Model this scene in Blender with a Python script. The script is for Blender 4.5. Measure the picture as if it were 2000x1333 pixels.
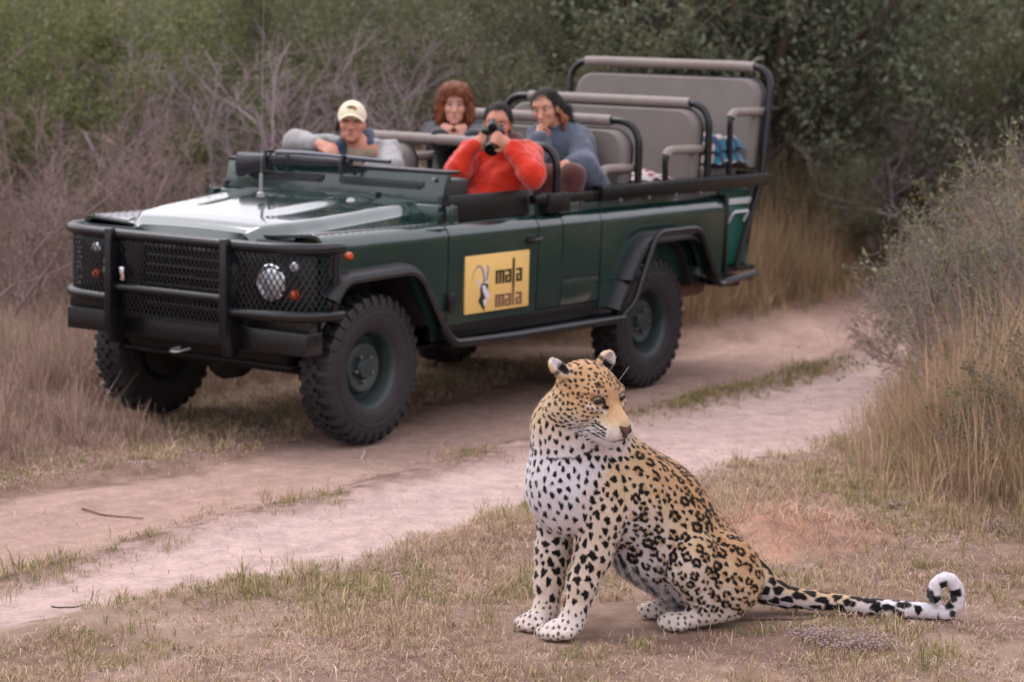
import bpy, bmesh, math, random
import numpy as np
from mathutils import Vector, Matrix, Quaternion, kdtree

for _o in list(bpy.data.objects):
    bpy.data.objects.remove(_o)
SC = bpy.context.scene
COL = SC.collection
R = math.radians

# ------------------------------------------------------------------ camera
CAM_H, CAM_PITCH, CAM_F = 2.063, 6.705, 4800.0      # eye height, downward tilt, focal length in photo pixels (2000 wide)
cam_data = bpy.data.cameras.new('camera')
cam = bpy.data.objects.new('camera', cam_data)
COL.objects.link(cam)
cam.location = (0, 0, CAM_H)
cam.rotation_euler = (R(90 - CAM_PITCH), 0, 0)
cam_data.sensor_width = 36
cam_data.lens = CAM_F / 2000 * 36
cam_data.clip_start = 0.1
cam_data.clip_end = 1500
cam_data.dof.use_dof = True
cam_data.dof.focus_distance = 8.62
cam_data.dof.aperture_fstop = 3.6
SC.camera = cam

# ------------------------------------------------------------------ sky, sun, exposure (dull late-afternoon overcast)
SUN_EL, SUN_AZ = 56.0, -58.0          # azimuth measured clockwise from +Y (away from the camera)
world = bpy.data.worlds.new('World')
SC.world = world
world.use_nodes = True
wn = world.node_tree.nodes
wl = world.node_tree.links
for n in list(wn):
    wn.remove(n)
w_out = wn.new('ShaderNodeOutputWorld')
w_bg = wn.new('ShaderNodeBackground')
w_sky = wn.new('ShaderNodeTexSky')
w_sky.sky_type = 'NISHITA'
w_sky.sun_disc = False
w_sky.sun_elevation = R(SUN_EL)
w_sky.sun_rotation = R(SUN_AZ)
w_sky.dust_density = 4.0
w_sky.ozone_density = 1.0
w_hsv = wn.new('ShaderNodeHueSaturation')
w_hsv.inputs['Saturation'].default_value = 0.12
w_mix = wn.new('ShaderNodeMix')
w_mix.data_type = 'RGBA'
w_mix.inputs[0].default_value = 0.72
w_mix.inputs[7].default_value = (9.9, 9.45, 10.35, 1)      # even pale cloud cover
wl.new(w_sky.outputs[0], w_hsv.inputs['Color'])
wl.new(w_hsv.outputs[0], w_mix.inputs[6])
wl.new(w_mix.outputs[2], w_bg.inputs['Color'])
w_bg.inputs['Strength'].default_value = 0.15
wl.new(w_bg.outputs[0], w_out.inputs['Surface'])

sun_data = bpy.data.lights.new('sun', 'SUN')
sun = bpy.data.objects.new('sun', sun_data)
COL.objects.link(sun)
sun_data.energy = 1.0
sun_data.angle = R(28)
sun_data.color = (1.0, 0.95, 0.95)
_sd = Vector((math.sin(R(SUN_AZ)) * math.cos(R(SUN_EL)), math.cos(R(SUN_AZ)) * math.cos(R(SUN_EL)), math.sin(R(SUN_EL))))
sun.rotation_euler = (-_sd).to_track_quat('-Z', 'Y').to_euler()

SC.view_settings.view_transform = 'Standard'
SC.view_settings.look = 'None'
SC.view_settings.gamma = 1
SC.view_settings.exposure = 0.28
SC.view_settings.use_curve_mapping = False
SC.render.engine = 'CYCLES'
SC.cycles.use_denoising = True
SC.cycles.max_bounces = 6
SC.cycles.diffuse_bounces = 3
SC.cycles.glossy_bounces = 3
SC.cycles.transmission_bounces = 4
SC.cycles.transparent_max_bounces = 6
SC.cycles.sample_clamp_indirect = 6

# ------------------------------------------------------------------ placing helpers
_cp, _sp = math.cos(R(CAM_PITCH)), math.sin(R(CAM_PITCH))
def sight(u, v):
    a, b = (u - 1000) / CAM_F, (666.5 - v) / CAM_F
    return Vector((a, _cp + b * _sp, -_sp + b * _cp))
def at(u, v, Y):                       # point seen at photo pixel (u,v) that stands at distance Y
    d = sight(u, v)
    return Vector((0, 0, CAM_H)) + d * (Y / d.y)
def ground_at(u, v, z=0.0):            # point of the ground seen at photo pixel (u,v)
    d = sight(u, v)
    return Vector((0, 0, CAM_H)) + d * ((z - CAM_H) / d.z)

# ------------------------------------------------------------------ tagging
def tag(o, label=None, cat=None, group=None, kind=None):
    if label: o['label'] = label
    if cat: o['category'] = cat
    if group: o['group'] = group
    if kind: o['kind'] = kind
    return o
def empty(name, loc=(0, 0, 0), rot=(0, 0, 0), parent=None):
    o = bpy.data.objects.new(name, None)
    o.empty_display_size = 0.1
    COL.objects.link(o)
    o.location = loc
    o.rotation_euler = rot
    if parent: o.parent = parent
    return o
def link_mesh(name, me, mat=None, parent=None, smooth=False):
    o = bpy.data.objects.new(name, me)
    COL.objects.link(o)
    if mat is not None:
        me.materials.clear()
        me.materials.append(mat)
    if parent is not None: o.parent = parent
    if smooth and len(me.polygons):
        me.polygons.foreach_set('use_smooth', np.ones(len(me.polygons), dtype=bool))
    return o
def np_mesh(name, verts, faces, col=None):
    """faces: (n,3) or (n,4) int array, or list of such arrays"""
    verts = np.asarray(verts, dtype=np.float32)
    if not isinstance(faces, list): faces = [faces]
    faces = [np.asarray(f, dtype=np.int32) for f in faces if len(f)]
    me = bpy.data.meshes.new(name)
    me.vertices.add(len(verts))
    me.vertices.foreach_set('co', verts.ravel())
    nl = sum(f.size for f in faces)
    npoly = sum(len(f) for f in faces)
    me.loops.add(nl)
    me.loops.foreach_set('vertex_index', np.concatenate([f.ravel() for f in faces]))
    me.polygons.add(npoly)
    st, tot, k = [], [], 0
    for f in faces:
        n, w = f.shape
        st.append(k + np.arange(n) * w); tot.append(np.full(n, w)); k += n * w
    me.polygons.foreach_set('loop_start', np.concatenate(st).astype(np.int32))
    me.polygons.foreach_set('loop_total', np.concatenate(tot).astype(np.int32))
    me.update(calc_edges=True)
    if col is not None:
        ca = me.color_attributes.new('tint', 'FLOAT_COLOR', 'POINT')
        c4 = np.ones((len(verts), 4), dtype=np.float32)
        c4[:, :3] = col
        ca.data.foreach_set('color', c4.ravel())
    return me

# ------------------------------------------------------------------ mesh builder
class MB:
    def __init__(self):
        self.v = []; self.f = []
    def add(self, vs, fs):
        k = len(self.v)
        self.v += [tuple(p) for p in vs]
        self.f += [tuple(i + k for i in f) for f in fs]
        return self
    def box(self, c, s, m=None):
        x, y, z = s[0] / 2, s[1] / 2, s[2] / 2
        vs = [Vector((a * x, b * y, d * z)) for a in (-1, 1) for b in (-1, 1) for d in (-1, 1)]
        if m is not None: vs = [m @ p for p in vs]
        vs = [p + Vector(c) for p in vs]
        return self.add(vs, [(0, 1, 3, 2), (4, 6, 7, 5), (0, 4, 5, 1), (2, 3, 7, 6), (0, 2, 6, 4), (1, 5, 7, 3)])
    def box2(self, a, b):
        a, b = Vector(a), Vector(b)
        d = b - a
        return self.box((a + b) / 2, (abs(d.x), abs(d.y), abs(d.z)))
    def prism(self, poly, d0, d1, axis='y'):
        """poly: 2-D outline; extruded between d0 and d1 along axis (x: poly=(y,z), y: poly=(x,z), z: poly=(x,y))"""
        n = len(poly)
        def P(p, d):
            return {'x': (d, p[0], p[1]), 'y': (p[0], d, p[1]), 'z': (p[0], p[1], d)}[axis]
        vs = [P(p, d0) for p in poly] + [P(p, d1) for p in poly]
        fs = [tuple(range(n)), tuple(range(2 * n - 1, n - 1, -1))]
        fs += [(i, i + n, (i + 1) % n + n, (i + 1) % n) for i in range(n)]
        return self.add(vs, fs)
    def tube(self, path, r, seg=8, closed=False, cap=True):
        pts = [Vector(p) for p in path]
        n = len(pts)
        rr = r if hasattr(r, '__len__') else [r] * n
        rings = []
        ref = None
        for i, p in enumerate(pts):
            if closed: t = (pts[(i + 1) % n] - pts[i - 1])
            elif i == 0: t = pts[1] - pts[0]
            elif i == n - 1: t = pts[-1] - pts[-2]
            else: t = (pts[i + 1] - p).normalized() + (p - pts[i - 1]).normalized()
            t = t.normalized() if t.length > 1e-9 else Vector((0, 0, 1))
            if ref is None:
                ref = t.orthogonal().normalized()
            else:
                ref = ref - t * ref.dot(t)
                ref = ref.normalized() if ref.length > 1e-6 else t.orthogonal().normalized()
            b = t.cross(ref)
            rings.append([p + (ref * math.cos(2 * math.pi * k / seg) + b * math.sin(2 * math.pi * k / seg)) * rr[i] for k in range(seg)])
        vs = [q for rg in rings for q in rg]
        fs = []
        for i in range(n if closed else n - 1):
            j = (i + 1) % n
            for k in range(seg):
                fs.append((i * seg + k, i * seg + (k + 1) % seg, j * seg + (k + 1) % seg, j * seg + k))
        if cap and not closed:
            fs.append(tuple(range(seg - 1, -1, -1)))
            fs.append(tuple((n - 1) * seg + k for k in range(seg)))
        return self.add(vs, fs)
    def lathe(self, prof, seg=32, axis='y', c=(0, 0, 0), arc=None):
        """prof: list of (r, h); turned round the axis through c"""
        vs, fs = [], []
        n = len(prof)
        for k in range(seg):
            a = 2 * math.pi * k / seg
            for r, h in prof:
                ca, sa = r * math.cos(a), r * math.sin(a)
                p = {'y': (ca, h, sa), 'x': (h, ca, sa), 'z': (ca, sa, h)}[axis]
                vs.append((p[0] + c[0], p[1] + c[1], p[2] + c[2]))
        for k in range(seg):
            k2 = (k + 1) % seg
            for i in range(n - 1):
                fs.append((k * n + i, k * n + i + 1, k2 * n + i + 1, k2 * n + i))
        return self.add(vs, fs)
    def loft(self, secs, closed=True, cap=True):
        n = len(secs[0])
        vs = [p for s in secs for p in s]
        fs = []
        for i in range(len(secs) - 1):
            for k in range(n if closed else n - 1):
                fs.append((i * n + k, i * n + (k + 1) % n, (i + 1) * n + (k + 1) % n, (i + 1) * n + k))
        if cap and closed:
            fs.append(tuple(range(n - 1, -1, -1)))
            fs.append(tuple((len(secs) - 1) * n + k for k in range(n)))
        return self.add(vs, fs)
    def mesh(self, name, bevel=0.0, bseg=2, angle=35):
        me = bpy.data.meshes.new(name)
        me.from_pydata([tuple(p) for p in self.v], [], self.f)
        bm = bmesh.new(); bm.from_mesh(me)
        bmesh.ops.recalc_face_normals(bm, faces=bm.faces)
        if bevel > 0:
            es = [e for e in bm.edges if len(e.link_faces) == 2 and e.calc_face_angle(0) > R(angle)]
            bmesh.ops.bevel(bm, geom=es, offset=bevel, offset_type='OFFSET', segments=bseg, profile=0.5, affect='EDGES', clamp_overlap=True)
        bm.to_mesh(me); bm.free()
        return me
    def build(self, name, mat, parent=None, bevel=0.0, bseg=2, smooth=True, angle=35):
        me = self.mesh(name, bevel, bseg, angle)
        o = link_mesh(name, me, mat, parent)
        if smooth:
            me.polygons.foreach_set('use_smooth', np.ones(len(me.polygons), dtype=bool))
            me.set_sharp_from_angle(angle=R(38))
        return o

def copy_tree(o, parent=None):
    c = o.copy(); COL.objects.link(c); c.parent = parent
    for ch in o.children:
        copy_tree(ch, c)
    return c
def smoothpath(pts, n=6):
    """Catmull-Rom through the points"""
    P = [Vector(p) for p in pts]
    P = [P[0] * 2 - P[1]] + P + [P[-1] * 2 - P[-2]]
    out = []
    for i in range(1, len(P) - 2):
        for k in range(n):
            t = k / n
            a, b, c, d = P[i - 1], P[i], P[i + 1], P[i + 2]
            out.append(0.5 * ((2 * b) + (c - a) * t + (2 * a - 5 * b + 4 * c - d) * t * t + (3 * b - a - 3 * c + d) * t ** 3))
    out.append(P[-2])
    return out
def rounded(pts, r, n=5):
    """polyline with its inner corners rounded by radius r"""
    P = [Vector(p) for p in pts]
    out = [P[0]]
    for i in range(1, len(P) - 1):
        a = (P[i - 1] - P[i]); b = (P[i + 1] - P[i])
        k = min(r, a.length * .49, b.length * .49)
        a = P[i] + a.normalized() * k; b = P[i] + b.normalized() * k
        for j in range(n + 1):
            t = j / n
            out.append((1 - t) ** 2 * a + 2 * t * (1 - t) * P[i] + t * t * b)
    out.append(P[-1])
    return out

# ------------------------------------------------------------------ materials
MATS = {}
def srgb(r, g, b):
    f = lambda c: (c / 255 / 12.92) if c / 255 <= 0.04045 else ((c / 255 + 0.055) / 1.055) ** 2.4
    return (f(r), f(g), f(b))
def mat(name, color, rough=0.6, metal=0.0, coat=0.0, bump=0.0, bscale=40, var=0.0, vscale=6, spec=0.5, sheen=0.0, emit=None, dust=0.0, dust_col=(0.30, 0.25, 0.22), vcol=None):
    """principled material with noise tint, fine relief and (optionally) a coat of dust breaking the gloss"""
    if name in MATS: return MATS[name]
    m = bpy.data.materials.new(name)
    m.use_nodes = True
    nt = m.node_tree; ns, ls = nt.nodes, nt.links
    b = ns['Principled BSDF']
    b.inputs['Roughness'].default_value = rough
    b.inputs['Metallic'].default_value = metal
    b.inputs['Coat Weight'].default_value = coat
    b.inputs['Coat Roughness'].default_value = 0.06
    b.inputs['Specular IOR Level'].default_value = spec
    b.inputs['Sheen Weight'].default_value = sheen
    tc = ns.new('ShaderNodeTexCoord')
    nz = ns.new('ShaderNodeTexNoise'); nz.inputs['Scale'].default_value = vscale; nz.inputs['Detail'].default_value = 6
    ls.new(tc.outputs['Object'], nz.inputs['Vector'])
    rmp = ns.new('ShaderNodeMapRange')
    rmp.inputs[1].default_value = 0.3; rmp.inputs[2].default_value = 0.7
    rmp.inputs[3].default_value = 1 - var; rmp.inputs[4].default_value = 1 + var
    ls.new(nz.outputs['Fac'], rmp.inputs[0])
    mul = ns.new('ShaderNodeMix'); mul.data_type = 'RGBA'; mul.blend_type = 'MULTIPLY'
    mul.inputs[0].default_value = 1.0
    if vcol:
        at_ = ns.new('ShaderNodeAttribute'); at_.attribute_name = vcol
        ls.new(at_.outputs['Color'], mul.inputs[6])
    else:
        mul.inputs[6].default_value = (*color, 1)
    ls.new(rmp.outputs[0], mul.inputs[7])
    out_c = mul.outputs[2]
    if dust > 0:
        n2 = ns.new('ShaderNodeTexNoise'); n2.inputs['Scale'].default_value = 3.1; n2.inputs['Detail'].default_value = 9; n2.inputs['Roughness'].default_value = 0.7
        ls.new(tc.outputs['Object'], n2.inputs['Vector'])
        r2 = ns.new('ShaderNodeMapRange')
        r2.inputs[1].default_value = 0.38; r2.inputs[2].default_value = 0.72
        r2.inputs[3].default_value = dust * 0.15; r2.inputs[4].default_value = dust
        ls.new(n2.outputs['Fac'], r2.inputs[0])
        mx = ns.new('ShaderNodeMix'); mx.data_type = 'RGBA'
        ls.new(r2.outputs[0], mx.inputs[0]); ls.new(out_c, mx.inputs[6]); mx.inputs[7].default_value = (*dust_col, 1)
        out_c = mx.outputs[2]
        rr = ns.new('ShaderNodeMapRange'); rr.inputs[1].default_value = 0; rr.inputs[2].default_value = 0.6
        rr.inputs[3].default_value = rough; rr.inputs[4].default_value = min(1, rough + 0.45)
        ls.new(r2.outputs[0], rr.inputs[0]); ls.new(rr.outputs[0], b.inputs['Roughness'])
    ls.new(out_c, b.inputs['Base Color'])
    if bump > 0:
        n3 = ns.new('ShaderNodeTexNoise'); n3.inputs['Scale'].default_value = bscale; n3.inputs['Detail'].default_value = 5
        ls.new(tc.outputs['Object'], n3.inputs['Vector'])
        bp = ns.new('ShaderNodeBump'); bp.inputs['Strength'].default_value = bump; bp.inputs['Distance'].default_value = 0.01
        ls.new(n3.outputs['Fac'], bp.inputs['Height']); ls.new(bp.outputs[0], b.inputs['Normal'])
    if emit:
        b.inputs['Emission Color'].default_value = (*emit[0], 1); b.inputs['Emission Strength'].default_value = emit[1]
    MATS[name] = m
    return m

# ------------------------------------------------------------------ smooth solids: a signed distance field meshed by surface nets
def smin(a, b, k):
    h = np.maximum(k - np.abs(a - b), 0) / k
    return np.minimum(a, b) - h * h * k * 0.25
class Solid:
    """list of blended primitives: capsule cones and ellipsoids; 'cut' removes"""
    def __init__(self): self.p = []
    def cone(self, a, b, ra, rb, k=0.02, tag=''):
        self.p.append(('c', np.array(a, float), np.array(b, float), ra, rb, k, tag)); return self
    def chain(self, pts, rs, k=0.02, tag=''):
        for i in range(len(pts) - 1): self.cone(pts[i], pts[i + 1], rs[i], rs[i + 1], k, tag)
        return self
    def ell(self, c, r, k=0.02, rot=None, tag='', cut=False):
        r = np.array(r, float) if hasattr(r, '__len__') else np.array([r, r, r], float)
        M = np.array(rot.to_3x3() if rot is not None else Matrix.Identity(3), float)
        self.p.append(('x' if cut else 'e', np.array(c, float), r, M, None, k, tag)); return self
    @staticmethod
    def dist(q, P):
        if q[0] == 'c':
            _, a, b, ra, rb, _, _ = q
            ba = b - a; l2 = max(float(ba @ ba), 1e-12)
            pa = P - a
            h = np.clip((pa @ ba) / l2, 0, 1)
            return np.linalg.norm(pa - h[..., None] * ba, axis=-1) - (ra + (rb - ra) * h)
        _, c, r, M = q[:4]
        d = (P - c) @ M
        k0 = np.linalg.norm(d / r, axis=-1)
        k1 = np.linalg.norm(d / (r * r), axis=-1)
        return k0 * (k0 - 1.0) / np.maximum(k1, 1e-9)
    def bounds(self, q):
        if q[0] == 'c':
            a, b, m = q[1], q[2], max(q[3], q[4])
            return np.minimum(a, b) - m, np.maximum(a, b) + m
        m = q[2].max()
        return q[1] - m, q[1] + m
    def eval(self, P, big=0.2):
        d = np.full(P.shape[:-1], big)
        for q in self.p:
            t = self.dist(q, P)
            d = -smin(-d, t, q[5]) if q[0] == 'x' else smin(d, t, q[5])
        return d
    def regions(self, P):
        tags = []; ds = []
        for q in self.p:
            if q[0] == 'x': continue
            t = self.dist(q, P)
            if q[6] in tags: ds[tags.index(q[6])] = np.minimum(ds[tags.index(q[6])], t)
            else: tags.append(q[6]); ds.append(t)
        return tags, np.stack(ds)
    def mesh_arrays(self, h=0.006, offset=0.0, extra=None):
        B = [self.bounds(q) for q in self.p if q[0] != 'x']
        lo = np.min([b[0] for b in B], axis=0) - 4 * h - abs(offset)
        hi = np.max([b[1] for b in B], axis=0) + 4 * h + abs(offset)
        n = np.ceil((hi - lo) / h).astype(int) + 1
        ax = [lo[i] + np.arange(n[i]) * h for i in range(3)]
        D = np.full(n, 0.2, dtype=np.float32)
        for q in self.p:
            b0, b1 = self.bounds(q)
            m = q[5] + 4 * h + abs(offset)
            i0 = np.maximum(np.floor((b0 - m - lo) / h).astype(int), 0)
            i1 = np.minimum(np.ceil((b1 + m - lo) / h).astype(int) + 1, n)
            if (i1 <= i0).any(): continue
            sl = tuple(slice(i0[i], i1[i]) for i in range(3))
            X, Y, Z = np.meshgrid(ax[0][sl[0]], ax[1][sl[1]], ax[2][sl[2]], indexing='ij')
            t = self.dist(q, np.stack([X, Y, Z], -1))
            D[sl] = -smin(-D[sl], t, q[5]) if q[0] == 'x' else smin(D[sl], t, q[5])
        D -= offset
        if extra is not None:
            X, Y, Z = np.meshgrid(ax[0], ax[1], ax[2], indexing='ij', sparse=True)
            D = extra(D, X, Y, Z)
        return surface_nets(D, lo, h)
def surface_nets(D, lo, h):
    S = D < 0
    n = np.array(D.shape)
    cnt = np.zeros(n - 1, dtype=np.int8)
    for dx in (0, 1):
        for dy in (0, 1):
            for dz in (0, 1):
                cnt += S[dx:n[0] - 1 + dx, dy:n[1] - 1 + dy, dz:n[2] - 1 + dz]
    act = np.argwhere((cnt > 0) & (cnt < 8))
    idx = np.full(n - 1, -1, dtype=np.int32)
    idx[tuple(act.T)] = np.arange(len(act))
    pos = np.zeros((len(act), 3)); num = np.zeros(len(act))
    cor = [(a, b, c) for a in (0, 1) for b in (0, 1) for c in (0, 1)]
    val = {c: D[tuple((act + c).T)] for c in cor}
    for c in cor:
        for axn in range(3):
            if c[axn] == 0:
                d = list(c); d[axn] = 1; d = tuple(d)
                a, b = val[c], val[d]
                m = (a < 0) != (b < 0)
                t = np.where(m, a / np.where(m, a - b, 1), 0)
                p = np.array(c, float)[None, :].repeat(len(act), 0); p[:, axn] += t
                pos += p * m[:, None]; num += m
    V = lo + (act + pos / np.maximum(num, 1)[:, None]) * h
    F = []
    for axn in range(3):
        o1, o2 = [(1, 2), (2, 0), (0, 1)][axn]
        sl0 = [slice(1, -1)] * 3; sl1 = [slice(1, -1)] * 3
        sl0[axn] = slice(0, -1); sl1[axn] = slice(1, None)
        a, b = S[tuple(sl0)], S[tuple(sl1)]
        e = np.argwhere(a != b)
        if not len(e): continue
        flip = b[tuple(e.T)]
        e = e.copy(); e[:, o1] += 1; e[:, o2] += 1
        def cell(s1, s2):
            q = e.copy(); q[:, o1] += s1; q[:, o2] += s2
            return idx[tuple(q.T)]
        qd = np.stack([cell(-1, -1), cell(0, -1), cell(0, 0), cell(-1, 0)], 1)
        qd[flip] = qd[flip][:, ::-1]
        F.append(qd)
    return V, np.concatenate(F)
def laplacian(V, F, n=2, f=0.5):
    E = np.concatenate([F[:, [i, (i + 1) % F.shape[1]]] for i in range(F.shape[1])])
    E = np.concatenate([E, E[:, ::-1]])
    deg = np.maximum(np.bincount(E[:, 0], minlength=len(V)), 1)
    for _ in range(n):
        A = np.stack([np.bincount(E[:, 0], weights=V[E[:, 1], i], minlength=len(V)) for i in range(3)], 1) / deg[:, None]
        V = V + (A - V) * f
    return V
def subdivide(V, F):
    """one Catmull-style linear split of quads (then smoothed by the caller)"""
    E = np.concatenate([F[:, [i, (i + 1) % 4]] for i in range(4)])
    Es = np.sort(E, 1)
    U, inv = np.unique(Es[:, 0].astype(np.int64) * len(V) + Es[:, 1], return_inverse=True)
    mid = (V[U // len(V)] + V[U % len(V)]) / 2
    cen = V[F].mean(1)
    nf = len(F); nv = len(V)
    m = inv.reshape(4, nf) + nv
    c = np.arange(nf) + nv + len(U)
    Q = [np.stack([F[:, i], m[i], c, m[i - 1]], 1) for i in range(4)]
    return np.concatenate([V, mid, cen]), np.concatenate(Q)
def vnormals(V, F):
    t = np.concatenate([F[:, [0, 1, 2]], F[:, [0, 2, 3]]]) if F.shape[1] == 4 else F
    nrm = np.cross(V[t[:, 1]] - V[t[:, 0]], V[t[:, 2]] - V[t[:, 0]])
    N = np.stack([sum(np.bincount(t[:, k], weights=nrm[:, i], minlength=len(V)) for k in range(3)) for i in range(3)], 1)
    return N / np.maximum(np.linalg.norm(N, axis=1), 1e-12)[:, None]
def noise3(P, scale, seed=0):
    """cheap smooth value noise, about -1..1"""
    rs = np.random.RandomState(seed)
    T = rs.rand(4096).astype(np.float32) * 2 - 1
    q = np.asarray(P, float) * scale + rs.rand(3) * 50
    i = np.floor(q).astype(np.int64); f = q - i
    f = f * f * (3 - 2 * f)
    def hsh(x, y, z): return T[(x * 73856093 ^ y * 19349663 ^ z * 83492791) & 4095]
    out = 0
    for a in (0, 1):
        for b in (0, 1):
            for c in (0, 1):
                w = (f[..., 0] if a else 1 - f[..., 0]) * (f[..., 1] if b else 1 - f[..., 1]) * (f[..., 2] if c else 1 - f[..., 2])
                out = out + w * hsh(i[..., 0] + a, i[..., 1] + b, i[..., 2] + c)
    return out
# ================================================================== ground, track
def poly_of(px): return np.array([ground_at(u, v)[:2] for u, v in px])
EDGE_NEAR = poly_of([(-400, 1345), (0, 1228), (300, 1150), (640, 1098), (850, 1040), (1020, 985), (1300, 930), (1560, 880), (1720, 800), (1830, 690), (1900, 600), (1940, 500)])
RIDGE = poly_of([(-400, 1240), (0, 1130), (250, 1062), (500, 1000), (800, 928), (1000, 872), (1250, 806), (1450, 752), (1600, 718), (1730, 662), (1830, 590), (1880, 500)])
EDGE_FAR = poly_of([(-400, 1010), (0, 955), (250, 922), (450, 890), (620, 846), (800, 796), (1000, 745), (1200, 700), (1400, 660), (1560, 626), (1700, 598), (1790, 560), (1840, 490)])
def sdist(P, L):
    """signed distance to a polyline in plan: positive on the camera's (right-hand) side of its direction"""
    best = np.full(len(P), 1e9); sg_ = np.zeros(len(P))
    for i, (a, b) in enumerate(zip(L[:-1], L[1:])):
        ba = b - a; pa = P - a
        h = (pa @ ba) / (ba @ ba)
        h = np.clip(h, None if False else (-1e9 if i == 0 else 0), 1e9 if i == len(L) - 2 else 1)
        q = pa - h[:, None] * ba
        d = np.linalg.norm(q, axis=1)
        cr = pa[:, 0] * ba[1] - pa[:, 1] * ba[0]
        m = d < best
        best = np.where(m, d, best); sg_ = np.where(m, np.sign(cr), sg_)
    return best * sg_
sstep = lambda a, b, x: np.clip((x - a) / (b - a), 0, 1) ** 2 * (3 - 2 * np.clip((x - a) / (b - a), 0, 1))
MOUND = np.array(ground_at(1545, 1062)[:2])
def p3(P, z=0.0): return np.concatenate([P, np.full((len(P), 1), z)], 1)
def height(P):
    P = np.asarray(P, float)
    dn, dr, df = sdist(P, EDGE_NEAR), sdist(P, RIDGE), sdist(P, EDGE_FAR)
    road = sstep(.12, -.12, dn) * sstep(-.12, .15, df)
    z = -.035 * road + .035 * np.exp(-(dr / .16) ** 2) * road
    n = noise3(p3(P), 1.1, 21) * .022 + noise3(p3(P), 4.0, 22) * .010 + noise3(p3(P), 11.0, 23) * .006
    calm = np.exp(-(((P[:, 0] - .55) / .75) ** 2 + ((P[:, 1] - 8.75) / .55) ** 2))
    # wheels stand on firm flat soil
    vq = (P - np.array([VPX, VPY])) @ np.array([[math.cos(VYW), -math.sin(VYW)], [math.sin(VYW), math.cos(VYW)]])
    firm = np.exp(-((np.maximum(np.abs(vq[:, 0] + 1.4) - 1.8, 0)) / .3) ** 2) * np.exp(-(np.maximum(np.abs(vq[:, 1]) - .95, 0) / .2) ** 2)
    z = z + n
    z = z * (1 - calm) * (1 - firm) + firm * (-.028 * vq[:, 1] - .012)
    z += .10 * np.exp(-(((P[:, 0] - MOUND[0]) / .30) ** 2 + ((P[:, 1] - MOUND[1]) / .24) ** 2)) * (1 + .6 * noise3(p3(P), 11, 25) + .35 * noise3(p3(P), 24, 26))
    side = np.maximum(dn, 0) * sstep(11, 13.5, P[:, 1]) * sstep(1.2, 2.2, P[:, 0])
    z += .10 * np.minimum(side, 3.0)                               # bank on the right
    z += .085 * np.maximum(P[:, 1] - 27, 0) * sstep(27, 40, P[:, 1])
    z = np.minimum(z, 7 + 0 * z)
    return z
VPX, VPY, VYW = -1.434, 13.506, R(234.91)
def gz(x, y): return float(height(np.array([[x, y]]))[0])
def graded(lo, a, b, hi, fine, n):
    l = a - (a - lo) * (np.linspace(1, 0, n + 1)[:-1] ** 2.2); r_ = b + (hi - b) * (np.linspace(0, 1, n + 1)[1:] ** 2.2)
    return np.concatenate([l, np.arange(a, b, fine), [b], r_])
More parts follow.
